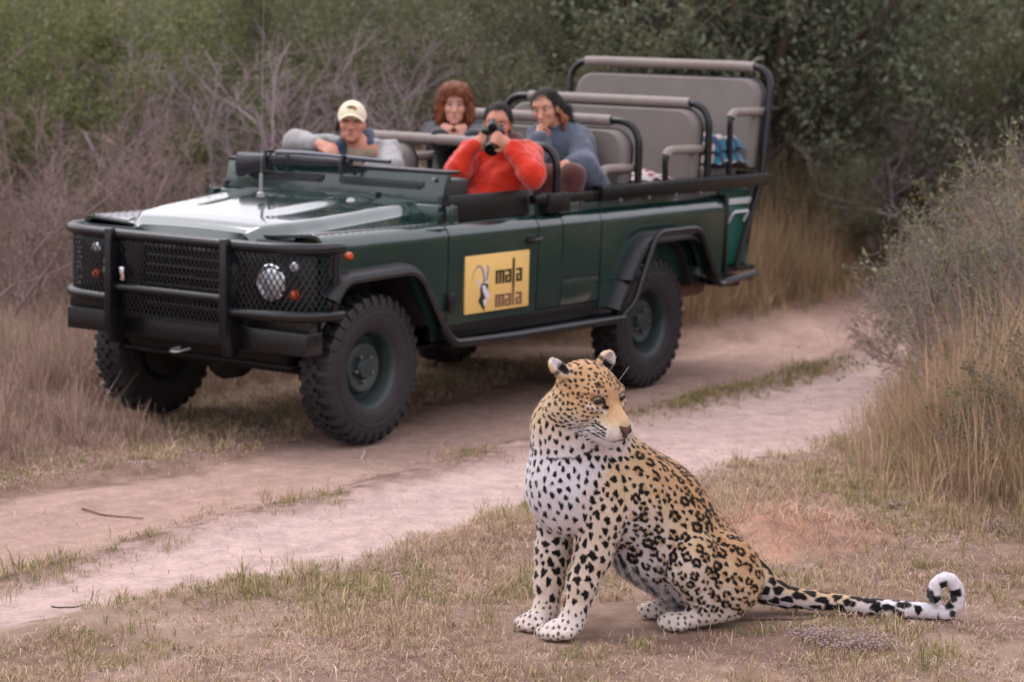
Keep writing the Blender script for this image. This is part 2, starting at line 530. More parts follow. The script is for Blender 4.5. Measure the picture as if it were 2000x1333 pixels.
def make_ground():
    xs = graded(-220, -4.2, 4.6, 220, .045, 34); ys = graded(-60, 6.9, 17.5, 420, .045, 44)
    X, Y = np.meshgrid(xs, ys, indexing='ij'); P = np.stack([X.ravel(), Y.ravel()], 1)
    z = height(P)
    nx_, ny_ = len(xs), len(ys)
    i = np.arange(nx_ - 1)[:, None] * ny_ + np.arange(ny_ - 1)[None]
    F = np.stack([i, i + ny_, i + ny_ + 1, i + 1], -1).reshape(-1, 4)
    dn, dr, df = sdist(P, EDGE_NEAR), sdist(P, RIDGE), sdist(P, EDGE_FAR)
    nz = noise3(p3(P), 2.2, 31) * .5 + noise3(p3(P), 7, 32) * .35 + noise3(p3(P), 19, 33) * .3
    road = sstep(.12, -.14, dn + nz * .30) * sstep(-.06, .26, df + nz * .32)
    n4 = noise3(p3(P), 16, 35) * .6 + noise3(p3(P), 30, 36) * .6
    rid = np.exp(-((dr + nz * .10 + n4 * .05) / .15) ** 2) * np.clip(.45 + nz * 1.3 + n4 * 1.1, 0, 1)
    sand = np.array(srgb(190, 165, 158)); soil = np.array(srgb(132, 108, 94)); dark = np.array(srgb(108, 84, 78)); pale = np.array(srgb(172, 147, 132))
    C = soil[None] + (pale - soil)[None] * np.clip(nz * .9 + .25, 0, 1)[:, None] * .8
    C = C + (dark - C) * np.clip(-nz * 1.1 - .1, 0, 1)[:, None] * .7
    mixs = sstep(-.15, .25, dr)[:, None]; sand2 = np.array(srgb(170, 142, 130))
    C = C + ((sand2 + (sand - sand2) * mixs) * (1 + .16 * nz)[:, None] - C) * road[:, None]
    C = C + (dark * 1.05 - C) * (rid * road * .9)[:, None]
    scuff = np.exp(-((np.abs(dr) - .62) / .20) ** 2) * np.clip(n4 * .9 + nz * .7, 0, 1) * road
    C = C + (dark * 1.2 - C) * (scuff * .45)[:, None]
    # brown litter just outside the far rut, red dug earth by the mound
    lit = sstep(.25, -.15, df) * sstep(-1.2, -.3, df)
    C = C + (np.array(srgb(126, 100, 94)) - C) * (lit * np.clip(.5 + nz, 0, 1))[:, None] * .6
    dm = np.hypot((P[:, 0] - MOUND[0]) / .42, (P[:, 1] - MOUND[1]) / .42)
    C = C + (np.array(srgb(196, 150, 124)) - C) * (np.clip(1.0 - dm + nz * 1.2, 0, 1) * np.clip(.55 + n4 * .9, .1, 1) * .9)[:, None]
    far = sstep(24, 34, P[:, 1])
    C = C + (np.array(srgb(92, 84, 62)) - C) * far[:, None]
    # tyre-brushed streaks along the ruts
    C *= (1 + .045 * np.sin(dr * 38 + 3.5 * nz) * road * np.clip(nz + .6, 0, 1))[:, None]
    me = np_mesh('ground', np.concatenate([P, z[:, None]], 1), F, C)
    m = mat('earth', (1, 1, 1), .95, vcol='tint', spec=.15)
    nt = m.node_tree; ns, ls = nt.nodes, nt.links; b = ns['Principled BSDF']
    tc = ns.new('ShaderNodeTexCoord'); src = b.inputs['Base Color'].links[0].from_socket
    prev = src
    for sc, lo, hi in ((9, .86, 1.12), (38, .88, 1.10), (150, .84, 1.13)):
        n_ = ns.new('ShaderNodeTexNoise'); n_.inputs['Scale'].default_value = sc; n_.inputs['Detail'].default_value = 5; n_.inputs['Roughness'].default_value = .7
        ls.new(tc.outputs['Object'], n_.inputs['Vector'])
        rm = ns.new('ShaderNodeMapRange'); rm.inputs[1].default_value = .35; rm.inputs[2].default_value = .65; rm.inputs[3].default_value = lo; rm.inputs[4].default_value = hi
        ls.new(n_.outputs['Fac'], rm.inputs[0])
        mx = ns.new('ShaderNodeMix'); mx.data_type = 'RGBA'; mx.blend_type = 'MULTIPLY'; mx.inputs[0].default_value = 1
        ls.new(prev, mx.inputs[6]); ls.new(rm.outputs[0], mx.inputs[7]); prev = mx.outputs[2]
    ls.new(prev, b.inputs['Base Color'])
    n1 = ns.new('ShaderNodeTexNoise'); n1.inputs['Scale'].default_value = 26; n1.inputs['Detail'].default_value = 8; n1.inputs['Roughness'].default_value = .75
    ls.new(tc.outputs['Object'], n1.inputs['Vector'])
    bp = ns.new('ShaderNodeBump'); bp.inputs['Strength'].default_value = .55; bp.inputs['Distance'].default_value = .02
    ls.new(n1.outputs['Fac'], bp.inputs['Height']); ls.new(bp.outputs[0], b.inputs['Normal'])
    o = link_mesh('ground', me, m, None, True); tag(o, kind='structure')
make_ground()
# ================================================================== the open safari vehicle (x forward, y to its left, z up, origin under the front axle)
VPOS, VYAW, VROLL = Vector((-1.434, 13.506, 0.0)), R(234.91), -0.0282
VEH = empty('safari_vehicle', VPOS, (VROLL, 0, VYAW))
tag(VEH, 'open dark green off-road safari vehicle with tiered bench seats parked beside the track', 'vehicle')
VM = Matrix.Translation(VPOS) @ Matrix.Rotation(VYAW, 4, 'Z') @ Matrix.Rotation(VROLL, 4, 'X')
VMI = VM.inverted()
def veh_at(u, v, **k):                 # vehicle-space point seen at photo pixel (u,v) on the plane x=, y= or z=
    o = VMI @ Vector((0, 0, CAM_H)); d = VMI.to_3x3() @ sight(u, v)
    (ax, val), = k.items(); i = 'xyz'.index(ax)
    return o + d * ((val - o[i]) / d[i])

green = mat('green paint', srgb(20, 50, 46), .20, coat=.85, var=.10, vscale=2.5, dust=.03)
green_hood = mat('green paint bonnet', srgb(26, 56, 52), .14, coat=1.0, var=.06, vscale=2.5, dust=.03, spec=.9)
for _m in (green, green_hood):
    _m.node_tree.nodes['Principled BSDF'].inputs['Coat IOR'].default_value = 1.75 if _m is green_hood else 1.5
    _m.node_tree.nodes['Principled BSDF'].inputs['Coat Roughness'].default_value = .035
black_steel = mat('black bar steel', srgb(13, 15, 20), .27, spec=.5, var=.2, vscale=8, dust=.008, bump=.15, bscale=120)
black_plastic = mat('black trim plastic', srgb(15, 16, 21), .32, spec=.5, var=.15, vscale=6, dust=.012, bump=.1, bscale=200)
dark_under = mat('underbody black', srgb(12, 11, 12), .8, dust=.05)
rubber = mat('tyre rubber', srgb(26, 26, 32), .55, var=.25, vscale=14, dust=.05, bump=.3, bscale=90)
rim_paint = mat('wheel paint', srgb(34, 50, 52), .40, var=.25, vscale=10, dust=.10)
vinyl = mat('grey brown seat vinyl', srgb(112, 104, 100), .62, var=.08, vscale=5, bump=.18, bscale=50, dust=.08)
pad_vinyl = mat('padding vinyl', srgb(134, 122, 116), .55, var=.1, vscale=9, bump=.2, bscale=70)
alu = mat('chequer plate aluminium', srgb(178, 176, 180), .30, metal=.9, var=.12, vscale=20)
chrome = mat('lamp chrome', srgb(225, 226, 230), .08, metal=1.0)
orange_glass = mat('orange lens', srgb(206, 76, 24), .15, coat=.8, var=.1, vscale=60)
clear_glass = mat('lamp glass', srgb(215, 220, 226), .06, coat=1.0, metal=.55, bump=.5, bscale=120)
steel = mat('plain steel', srgb(150, 150, 155), .35, metal=.9)

def box_part(name, a, b, m, bev=.008, parent=VEH):
    mb = MB(); mb.box2(a, b); return mb.build(name, m, parent, bev)
# ---------------------------------------------------------------- wheels
def tyre_mesh():
    mb = MB()
    pr = [(.212, -.082), (.228, -.094), (.275, -.103), (.335, -.104), (.368, -.098), (.386, -.088), (.389, -.05), (.390, 0), (.389, .05), (.386, .088), (.368, .098), (.335, .104), (.275, .103), (.228, .094), (.212, .082)]
    mb.lathe(pr, 64, 'y')
    n = 34
    for k in range(n):
        a = 2 * math.pi * k / n
        for s in (-1, 1):
            rot = Matrix.Rotation(-(a + (.5 * math.pi / n if s > 0 else -.5 * math.pi / n)), 4, 'Y')
            # shoulder lug wraps from the tread on to the side wall
            sec = [(.384, s * .096), (.366, s * .106), (.340, s * .1075), (.345, s * .098), (.384, s * .040), (.405, s * .034), (.405, s * .086)]
            sec = [(.405, s * .034), (.4055, s * .080), (.397, s * .096), (.366, s * .1075), (.345, s * .108), (.340, s * .094), (.38, s * .034)]
            w = .020
            vs = [rot @ Vector((r, y, -w * (.7 + .5 * (r / .4 - .85)))) for r, y in sec] + [rot @ Vector((r, y, w * (.7 + .5 * (r / .4 - .85)))) for r, y in sec]
            m_ = len(sec)
            mb.add(vs, [tuple(range(m_)), tuple(range(2 * m_ - 1, m_ - 1, -1))] + [(i, i + m_, (i + 1) % m_ + m_, (i + 1) % m_) for i in range(m_)])
        rot = Matrix.Rotation(-a, 4, 'Y')
        for y, yw in ((-.012, .034), (.016, .034)):
            q = Matrix.Rotation(-(a + (0 if y < 0 else math.pi / n)), 4, 'Y')
            mb.box(q @ Vector((.394, y, 0)), (.024, yw, .046), q.to_3x3())
    # raised side-wall rib rings
    for s in (-1, 1):
        mb.lathe([(.300, s * .1042), (.304, s * .107), (.309, s * .1042)], 64, 'y')
    return mb.mesh('tyre')
def rim_mesh():
    mb = MB()
    pr = [(.218, -.080), (.206, -.07), (.196, -.03), (.196, .03), (.203, .055), (.212, .066), (.226, .078), (.229, .084), (.222, .086), (.205, .075), (.192, .052), (.186, .0), (.184, -.02), (.150, -.012), (.140, .004), (.132, .022), (.126, .026), (.110, .024), (.085, .014), (.062, .012), (.060, .030), (.050, .044), (.0001, .046)]
    mb.lathe(pr, 48, 'y')
    return mb.mesh('wheel')
def nut_mesh():
    mb = MB(); mb.lathe([(.0001, .020), (.009, .020), (.0125, .012), (.0125, -.006)], 6, 'y'); return mb.mesh('wheel_nut')
TM, RM, NM = tyre_mesh(), rim_mesh(), nut_mesh()
for me in (TM, RM, NM):
    me.polygons.foreach_set('use_smooth', np.ones(len(me.polygons), dtype=bool)); me.set_sharp_from_angle(angle=R(35))
for (x, s, steer) in ((0, 1, 0), (0, -1, 0), (-2.794, 1, 0), (-2.794, -1, 0)):
    w = link_mesh('wheel', RM, rim_paint, VEH)
    w.location = (x, s * .745, .405)
    w.rotation_euler = (0, R(17 * x + 11 * s), R(0 if s > 0 else 180) + R(steer))
    link_mesh('tyre', TM, rubber, w)
    mb = MB(); mb.lathe([(.0001, -.105), (.17, -.105), (.188, -.095), (.190, -.03), (.16, -.025)], 28, 'y'); mb.build('wheel_shade_disc', dark_under, w)  # dark disc added to blacken the open inner side of the wheel
    for k in range(5):
        a = 2 * math.pi * k / 5
        nt_ = link_mesh('wheel_nut', NM, steel, w); nt_.location = (.072 * math.cos(a), .020, .072 * math.sin(a))
# ---------------------------------------------------------------- underbody
mb = MB()
for s in (-1, 1): mb.box2((.48, s * .33, .50), (-3.6, s * .43, .64))
for x in (.3, -.9, -1.9, -3.3): mb.box2((x, -.40, .52), (x + .08, .40, .62))
mb.build('chassis_frame', dark_under, VEH, .006)
for x in (0, -2.794):
    mb = MB(); mb.tube([(x, -.68, .405), (x, -.22, .405), (x, .22, .405), (x, .68, .405)], [.055, .05, .05, .055], 12)
    mb.lathe([(.0001, -.13), (.08, -.12), (.15, -.05), (.15, .05), (.08, .12), (.0001, .13)], 16, 'x', (x, -.18, .40))
    mb.build('axle', dark_under, VEH)
    for s in (-1, 1):
        mb = MB()
        pts = [Vector((x + .14 + .055 * math.cos(t * 1.0), s * .42 + .055 * math.sin(t * 1.0), .45 + .004 * t)) for t in np.arange(0, 44, .6)]
        mb.tube(pts, .008, 5); mb.build('coil_spring', dark_under, VEH)
mb = MB(); mb.tube([(.1, -.5, .36), (.1, .5, .36)], .02, 8); mb.tube([(0, .35, .36), (-.95, .38, .52)], .03, 8); mb.tube([(0, -.35, .36), (-.95, -.38, .52)], .03, 8)
mb.build('steering_rod', dark_under, VEH)
box_part('gearbox', (-.5, -.22, .42), (-1.5, .22, .62), dark_under, .04)
box_part('belly_light_block', (.40, -.60, .42), (-3.3, .60, .435), dark_under, .003)  # closed dark sheet added to keep light off the ground below
box_part('engine_sump', (.35, -.2, .48), (-.4, .2, .75), dark_under, .05)
mb = MB(); mb.prism([(.50, .545), (.34, .40), (-.25, .36), (-.55, .42), (-.55, .46), (.50, .60)], -.56, .56, 'y'); mb.build('nose_shade_plate', dark_under, VEH, .006)  # dark plate added so the space under the nose stays black
box_part('floor_pan', (-.62, -.78, .61), (-3.62, .78, .645), dark_under, .004)
mb = MB(); mb.lathe([(.0001, -.22), (.06, -.21), (.075, -.17), (.075, .17), (.06, .21), (.0001, .22)], 16, 'x', (-3.52, .62, .56)); mb.tube([(-3.3, .62, .56), (-2.4, .5, .5)], .025, 8)
mb.build('exhaust_box', mat('rusty exhaust', srgb(104, 78, 66), .75, var=.3, vscale=14), VEH)
for x in (0, -2.794):
    for s in (-1, 1):
        mb = MB()                       # inner wheel well
        xs = [x - .47 + .94 * k / 10 for k in range(11)]
        top = [.60 + .36 * math.sin(math.pi * (k + .0) / 10) ** .45 for k in range(11)]
        mb.loft([[(xx, s * .50, zz), (xx, s * .845, zz), (xx, s * .845, zz + .008), (xx, s * .50, zz + .008)] for xx, zz in zip(xs, top)])
        mb.box2((x - .47, s * .49, .55), (x + .47, s * .50, .97))
        mb.build('wheel_well', dark_under, VEH)
# ---------------------------------------------------------------- body sides
YB = .865
def side_profile(zb, s):
    """outer face from its lower edge zb up over the rounded shoulder"""
    pr = [(YB - .012, zb), (YB - .004, zb + (1.062 - zb) * .4), (YB, 1.062)]
    for k in range(1, 7):
        a = R(15 * k); pr.append((YB - .075 + .075 * math.cos(a), 1.062 + .085 * math.sin(a)))
    pr.append((YB - .090, 1.150))
    return [(s * y, z) for y, z in pr]
def side_panel(name, x0, x1, bottom, s, m, n=24, top_to=None):
    """sheet with thickness lofted along x; bottom(x) gives the lower edge (wheel arches)"""
    secs = []
    xs = sorted(set([x0 + (x1 - x0) * k / n for k in range(n + 1)]), reverse=x0 > x1)
    for x in xs:
        o = side_profile(bottom(x), s)
        i = [(y - s * .02, z - (.0 if k < 3 else .015)) for k, (y, z) in enumerate(o)]
        secs.append([(x, y, z) for y, z in o] + [(x, y, z) for y, z in i[::-1]])
    mb = MB(); mb.loft(secs)
    return mb.build(name, m, VEH)
def interp(pts):
    px_, pz = [p[0] for p in pts], [p[1] for p in pts]
    if px_[0] > px_[-1]: px_, pz = px_[::-1], pz[::-1]
    return lambda x: float(np.interp(x, px_, pz))
arch_f = interp([(-.61, .53), (-.53, .53), (-.50, .56), (-.30, .86), (-.25, .895), (.27, .905), (.33, .88), (.42, .70), (.46, .66)])
arch_r = interp([(-3.66, .63), (-3.46, .63), (-3.40, .66), (-3.25, .90), (-3.18, .925), (-2.66, .925), (-2.58, .89), (-2.34, .60), (-2.30, .55), (-2.17, .55)])
def door(s):
    d = side_panel('door', -.622, -1.488, lambda x: .585, s, green, 6)
    mb = MB(); mb.box2((-.625, s * .775, 1.150), (-1.470, s * .800, 1.296)); mb.build('door_capping', black_plastic, d, .006)
    mb = MB(); mb.box2((-.610, s * .778, 1.152), (-.64, s * .81, 1.21)); mb.build('door_post', green, d, .004)
    for z in (.715, 1.20):
        mb = MB(); mb.box2((-.60, s * (YB - .012), z - .045), (-.675, s * (YB + .016), z + .045)); mb.tube([(-.617, s * (YB + .018), z - .055), (-.617, s * (YB + .018), z + .055)], .012, 8)
        mb.build('hinge', black_plastic if z < 1 else green, d, .004)
    mb = MB(); mb.box2((-1.36, s * (YB - .006), .985), (-1.455, s * (YB + .004), 1.04)); mb.tube(rounded([(-1.375, s * YB, 1.008), (-1.385, s * (YB + .045), 1.012), (-1.475, s * (YB + .04), 1.018)], .02), .011, 8)
    mb.build('handle', black_plastic, d, .003)
    return d
for s in (1, -1):
    side_panel('front_wing', .46, -.612, arch_f, s, green, 40)
    door(s)
    side_panel('side_panel', -1.498, -1.742, lambda x: .60, s, green, 4)
    f = side_panel('filler_panel', -1.752, -2.158, lambda x: .765, s, green, 4)
    side_panel('side_panel', -1.742, -2.168, lambda x: .60, s, mat('green shadow gap', srgb(26, 34, 31), .6), 4).scale = (1, .988, .995)
    mb = MB(); mb.prism([(s * (YB - .03), .60), (s * (YB - .0115), .60), (s * (YB - .0065), .748), (s * (YB - .03), .748)], -1.752, -2.158, 'x'); mb.build('lower_panel', green, VEH, .003)
    side_panel('rear_wing', -2.168, -3.640, arch_r, s, green, 60)
    box_part('corner_capping', (-3.632, s * (YB - .10), .66), (-3.672, s * (YB + .006), 1.165), black_steel, .006)
    box_part('sill', (-.50, s * .80, .505), (-2.33, s * (YB - .02), .592), black_plastic, .006)
    # upper rail of the tub
    c = box_part('tub_capping', (-2.16, s * .785, 1.205), (-4.20, s * .872, 1.288), black_steel, .006)
    for x in (-2.35, -2.68, -3.0, -3.3): 
        mb = MB(); mb.lathe([(.0001, .008), (.012, .006), (.013, 0)], 8, 'y', (x, s * .872 if s > 0 else -.872 - .008, 1.195)); mb.build('bolt', steel, c)
    box_part('tub_capping', (-1.492, s * .785, 1.212), (-2.155, s * .850, 1.262), black_steel, .006)
    box_part('post_foot', (-1.60, s * .775, 1.155), (-1.82, s * .865, 1.270), black_steel, .006)
    box_part('tub_wall', (-1.50, s * .772, .64), (-3.64, s * .790, 1.206), green, .002)
    # wheel-arch eyebrows
    eb = rounded([(.43, 0, .80), (.34, 0, .905), (-.27, 0, .918), (-.52, 0, .56), (-.60, 0, .50)], .11, 6)
    eb = [(p.x, p.z) for p in eb]
    # outward normal must stay consistent along the path
    def eyebrow2(path):
        mb = MB(); secs = []
        P = [Vector((x, 0, z)) for x, z in path]
        for i, p in enumerate(P):
            t = (P[min(i + 1, len(P) - 1)] - P[max(i - 1, 0)]).normalized()
            n = Vector((t.z, 0, -t.x))          # path runs front -> back, so this points up and outward
            cy = Vector((0, s, 0))
            sec = [(YB - .03, .055), (YB + .030, .050), (YB + .068, .028), (YB + .075, .006), (YB + .068, -.012), (YB + .055, -.002), (YB + .02, .020), (YB - .03, .024)]
            secs.append([p + cy * y + n * h for y, h in sec])
        mb.loft(secs)
        return mb.build('wheel_arch_flare', black_plastic, VEH)
    eyebrow2(eb)
    er = rounded([(-2.30, 0, .52), (-2.36, 0, .62), (-2.60, 0, .93), (-3.20, 0, .93), (-3.44, 0, .61)], .11, 6)
    eyebrow2([(p.x, p.z) for p in er])
    # tubular guards over the rear arch, side step and corner step
    mb = MB(); mb.tube(rounded([(-2.33, s * (YB + .06), .495), (-2.42, s * (YB + .085), .56), (-2.66, s * (YB + .085), .985), (-3.17, s * (YB + .085), .985), (-3.43, s * (YB + .085), .600), (-3.52, s * (YB + .08), .600)], .09, 6), .021, 10)
    mb.box2((-2.36, s * (YB - .01), .70), (-2.56, s * (YB + .09), .712))
    mb.build('arch_guard_tube', black_steel, VEH)
    mb = MB(); mb.tube(rounded([(-.50, s * (YB + .05), .60), (-.585, s * (YB + .065), .495), (-1.2, s * (YB + .07), .482), (-2.33, s * (YB + .07), .482)], .06, 4), .026, 10)
    mb.box2((-.56, s * .80, .480), (-2.35, s * (YB + .07), .500))
    mb.build('side_step', black_steel, VEH, .0)
    mb = MB(); mb.box2((-3.48, s * .50, .600), (-3.93, s * (YB + .06), .625)); mb.tube([(-3.47, s * (YB + .07), .605), (-3.93, s * (YB + .07), .64)], .024, 8)
    mb.box2((-3.70, s * .70, .56), (-3.86, s * .86, .60))
    mb.build('corner_step', black_steel, VEH, .0)
    # orange repeater lamp
    mb = MB(); mb.lathe([(.0001, .022), (.014, .020), (.021, .010), (.023, 0)], 14, 'y'); mb.v = [(x * 1.35 + .262, (y if s > 0 else -y) + s * (YB), z + 1.032) for x, y, z in mb.v]
    mb.build('side_indicator', orange_glass, VEH)
# ---------------------------------------------------------------- bonnet: domed sheet with a raised centre bulge
def bonnet_half(x): return float(np.interp(x, [-.66, -.3, .15, .34, .46, .52], [.70, .685, .645, .595, .50, .44]))
def sst(a, b, x):
    t = min(max((x - a) / (b - a), 0), 1); return t * t * (3 - 2 * t)
def bonnet_z(x, y):
    hw = bonnet_half(x)
    z = 1.258 - .088 * (x + .60) / 1.1 - .012 * sst(.30, .52, x)
    z += .012 * (1 - (y / hw) ** 2)
    # swage: falls to the edge
    z -= .052 * sst(hw - .09, hw, abs(y)) ** 1.3
    bw = float(np.interp(x, [-.62, -.5, .1, .38], [.43, .40, .33, .20]))
    z += .026 * sst(bw + .05, bw - .14, abs(y)) * sst(.42, -.42, x) * sst(-.64, -.46, x)
    z -= .030 * sst(.44, .52, x)
    return z
nx, ny = 60, 64
V_, F_ = [], []
for i in range(nx + 1):
    x = .52 - 1.18 * i / nx
    hw = bonnet_half(x)
    row = [(x, y * hw) for y in np.linspace(-1, 1, ny + 1)]
    zs = [bonnet_z(x, y) for _, y in row]
    V_.append((x, -hw - .004, 1.095 + .045 * sst(.52, -.2, x)))
    V_ += [(x, y, z) for (_, y), z in zip(row, zs)]
    V_.append((x, hw + .004, 1.095 + .045 * sst(.52, -.2, x)))
W_ = ny + 3
for i in range(nx):
    for j in range(W_ - 1): F_.append((i * W_ + j, i * W_ + j + 1, (i + 1) * W_ + j + 1, (i + 1) * W_ + j))
k0 = len(V_)
for j in range(W_): V_.append((.535 - .02 * abs(j / (W_ - 1) * 2 - 1) ** 2, V_[j][1] * 1.0, 1.088))
for j in range(W_ - 1): F_.append((j, k0 + j, k0 + j + 1, j + 1))
mb = MB(); mb.add(V_, F_); bon = mb.build('bonnet', green_hood, VEH)
# wing tops with chequer plate
for s in (1, -1):
    mb = MB(); secs = []
    for x in np.linspace(.47, -.62, 14):
        hw = bonnet_half(x) - .03
        secs.append([(x, s * hw, 1.125), (x, s * (YB - .06), 1.146), (x, s * (YB - .06), 1.135), (x, s * hw, 1.112)])
    mb.loft(secs); mb.build('wing_top', green, VEH)
    mb = MB(); secs = []
    for x in np.linspace(.44, -.57, 24):
        hw = bonnet_half(x) + .018
        o = YB - .075
        if hw < o - .02: secs.append([(x, s * hw, 1.136 + .0), (x, s * o, 1.1505), (x, s * o, 1.146), (x, s * hw, 1.130)])
    mb.loft(secs)
    for a in range(34):
        for b in range(6):
            x = .43 - a * .029; y = .80 - b * .028 - (.014 if a % 2 else 0)
            if abs(y) < bonnet_half(x) + .03 or x < -.55: continue
            zt = 1.136 + .0145 * (y - (bonnet_half(x) + .018)) / (YB - .075 - bonnet_half(x) - .018)
            mb.box((x, s * y, zt + .001), (.020, .006, .0035), Matrix.Rotation(R(45 if (a + b) % 2 else -45), 3, 'Z'))
    mb.build('chequer_plate', alu, VEH)
# scuttle, folded screen panel
mb = MB(); mb.prism([(-.60, 1.10), (-.60, 1.245), (-.66, 1.262), (-.80, 1.262), (-.80, 1.10)], -.80, .80, 'y'); mb.build('scuttle', green, VEH, .008)
mb = MB(); mb.prism([(-.630, 1.255), (-.672, 1.415), (-.69, 1.425), (-.72, 1.42), (-.70, 1.255)], -.795, .800, 'y'); scr = mb.build('screen_panel', green, VEH, .006)
for a, b in ((-.62, -.06), (.06, .66)):
    mb = MB(); m_ = Matrix.Rotation(R(14.7), 3, 'Y')
    mb.box((-.6515, (a + b) / 2, 1.352), (.012, b - a, .034), Matrix.Rotation(R(-14.7), 3, 'Y'))
    mb.build('vent_flap', mat('vent dark', srgb(24, 32, 32), .5), scr, .003)
    mb = MB(); mb.tube([(-.636, a + .02, 1.332), (-.636, b - .02, 1.332)], .006, 6); mb.build('vent_rod', black_steel, scr)
mb = MB(); mb.box2((-.668, -.80, 1.413), (-.80, .803, 1.432)); mb.build('screen_capping', black_plastic, scr, .006)
for y in (-.70, .735):
    mb = MB(); mb.lathe([(.0001, .016), (.012, .014), (.014, 0)], 10, 'x', (-.650, y, 1.385)); mb.build('screen_bolt', steel, scr)
mb = MB(); mb.box2((-.632, .30, 1.262), (-.60, .36, 1.295)); mb.build('screen_bracket', green, scr, .004)
mb = MB(); mb.box2((-.72, -.78, 1.05), (-.92, .78, 1.385)); mb.build('dashboard', black_plastic, VEH, .02)
mb = MB()
ring = [Vector((-1.08 + .06 * math.sin(a), -.42 + .19 * math.cos(a), 1.30 + .17 * math.sin(a))) for a in np.linspace(0, 2 * math.pi, 25)[:-1]]
mb.tube(ring, .013, 8, closed=True); mb.tube([(-1.08, -.60, 1.30), (-1.08, -.24, 1.30)], .012, 6); mb.tube([(-1.08, -.42, 1.30), (-.90, -.42, 1.22)], .02, 8)
mb.build('steering_wheel', black_plastic, VEH)
# ---------------------------------------------------------------- nose: panel, grille, lamps
mb = MB(); mb.box2((.44, -.835, .64), (.50, -.36, 1.105)); mb.box2((.44, .36, .64), (.50, .835, 1.105)); mb.box2((.43, -.36, .60), (.46, .36, 1.09))
nose_panel = mb.build('nose_panel', black_plastic, VEH, .012)
grm = mat('grille black', srgb(30, 31, 36), .4)
for k in range(7):
    z = .70 + .052 * k
    mb = MB(); mb.box((.475, 0, z), (.05, .70, .014), Matrix.Rotation(R(-18), 3, 'Y'))
    mb.build('grille_slat', grm, VEH, .003)
mb = MB()
for k in range(25): mb.box((.49, -.34 + k * .0283, .865), (.012, .006, .36))
mb.build('grille_bars', grm, VEH)
mb = MB()
for k in range(20): mb.box((.512, -.33 + k * .0348, 1.028), (.012, .020, .026))
mb.build('grille_top_teeth', steel, VEH, .002)
for s in (1, -1):
    yh = s * .56
    mb = MB(); mb.lathe([(.095, -.01), (.098, .018), (.090, .024), (.083, .014)], 28, 'x', (.505, yh, .888))
    hl = mb.build('headlight', chrome, VEH)
    mb = MB(); mb.lathe([(.0001, .040), (.03, .038), (.06, .030), (.080, .016), (.084, .006)], 28, 'x', (.505, yh, .888)); mb.build('headlight_lens', clear_glass, hl)
    mb = MB(); mb.lathe([(.0001, .026), (.020, .022), (.027, .010), (.029, 0)], 18, 'x', (.503, s * .71, .832)); mb.build('indicator_lamp', orange_glass, VEH)
    mb = MB(); mb.lathe([(.0001, .026), (.020, .022), (.027, .010), (.029, 0)], 18, 'x', (.503, s * .71, .978)); mb.build('side_lamp', clear_glass, VEH)
    mb = MB()
    for k in range(5): mb.box((.507, s * .71, .885 + .012 * k), (.012, .06, .005))
    mb.build('side_vent', grm, VEH)
mb = MB(); mb.tube([(.71, -.325, .915), (.71, -.315, .855)], [.02, .014], 8); mb.box((.708, -.32, .855), (.012, .03, .03)); mb.build('grille_badge', chrome, VEH, .004)
# ---------------------------------------------------------------- bull bar
mb = MB(); mb.box2((.46, -.845, .530), (.60, .865, .650)); bump_ = mb.build('bumper', black_steel, VEH, .008)
topz, lowz = 1.085, .735
def barpath(z, k=1.0):
    return smoothpath([(.30, -.90, z), (.42, -.900, z), (.545, -.86, z), (.635, -.74, z), (.672, -.55, z), (.682, -.30, z), (.684, 0, z), (.682, .30, z), (.672, .55, z), (.635, .74, z), (.545, .86, z), (.42, .900, z), (.36, .902, z)], 5)
mb = MB(); mb.tube(barpath(topz), .030, 12); mb.build('bull_bar_top_tube', black_steel, VEH)
for s in (1, -1):
    pth = [p for p in barpath(lowz) if s * p.y > .40]
    pth.sort(key=lambda p: s * p.y * 1 - p.x * 4 if False else (s * p.y) - p.x)
    mb = MB(); mb.tube(pth, .030, 12); mb.build('bull_bar_low_tube', black_steel, VEH)
    mb = MB(); mb.tube([(.40, s * .895, lowz), (.40, s * .90, topz)], .018, 8); mb.build('bull_bar_side_post', black_steel, VEH)
    mb = MB(); mb.prism([(.735, 1.115), (.70, 1.12), (.62, 1.05), (.60, .80), (.60, .56), (.64, .49), (.70, .50), (.735, .60)], s * .41 - .022, s * .41 + .022, 'y')
    mb.build('bull_bar_upright', black_steel, VEH, .006)
    mb = MB(); mb.box2((.50, s * .42, .648), (.565, s * .86, .735)); mb.build('bumper_infill', black_steel, VEH, .006)
mb = MB(); mb.tube([(.684, -.40, .800), (.684, .40, .800)], .026, 12); mb.build('bull_bar_cross_tube', black_steel, VEH)
# expanded-metal screens
def screen(fn, s0, s1, z0, z1, step, name='mesh_screen'):
    mb = MB(); hgt = z1 - z0; slope = .62
    span = hgt * slope
    nlines = int((s1 - s0 + span) / step)
    for k in range(nlines + 1):
        for d in (1, -1):
            a = s0 - span + k * step if d > 0 else s0 + k * step
            pts = []
            for j in range(9):
                t = j / 8
                ss_ = a + span * t if d > 0 else a - span * t + span * 0
                if s0 <= ss_ <= s1: pts.append(fn(ss_, z0 + hgt * t))
            if len(pts) > 1: mb.tube(pts, .0032, 4, cap=False)
    return mb.build(name, black_steel, VEH)
flat_front = lambda a, z: Vector((.66, a, z))
screen(flat_front, -.39, .39, .64, 1.06, .030)
bp_ = [p for p in barpath(0.9)]
al = [0]
for a, b in zip(bp_[:-1], bp_[1:]): al.append(al[-1] + (b - a).length)
def along(a, z):
    k = int(np.searchsorted(al, a)); k = min(max(k, 1), len(al) - 1)
    t = (a - al[k - 1]) / (al[k] - al[k - 1]); p = bp_[k - 1].lerp(bp_[k], t)
    return Vector((p.x - .012, p.y, z))
mid = al[-1] / 2 + .0
ys = [p.y for p in bp_]
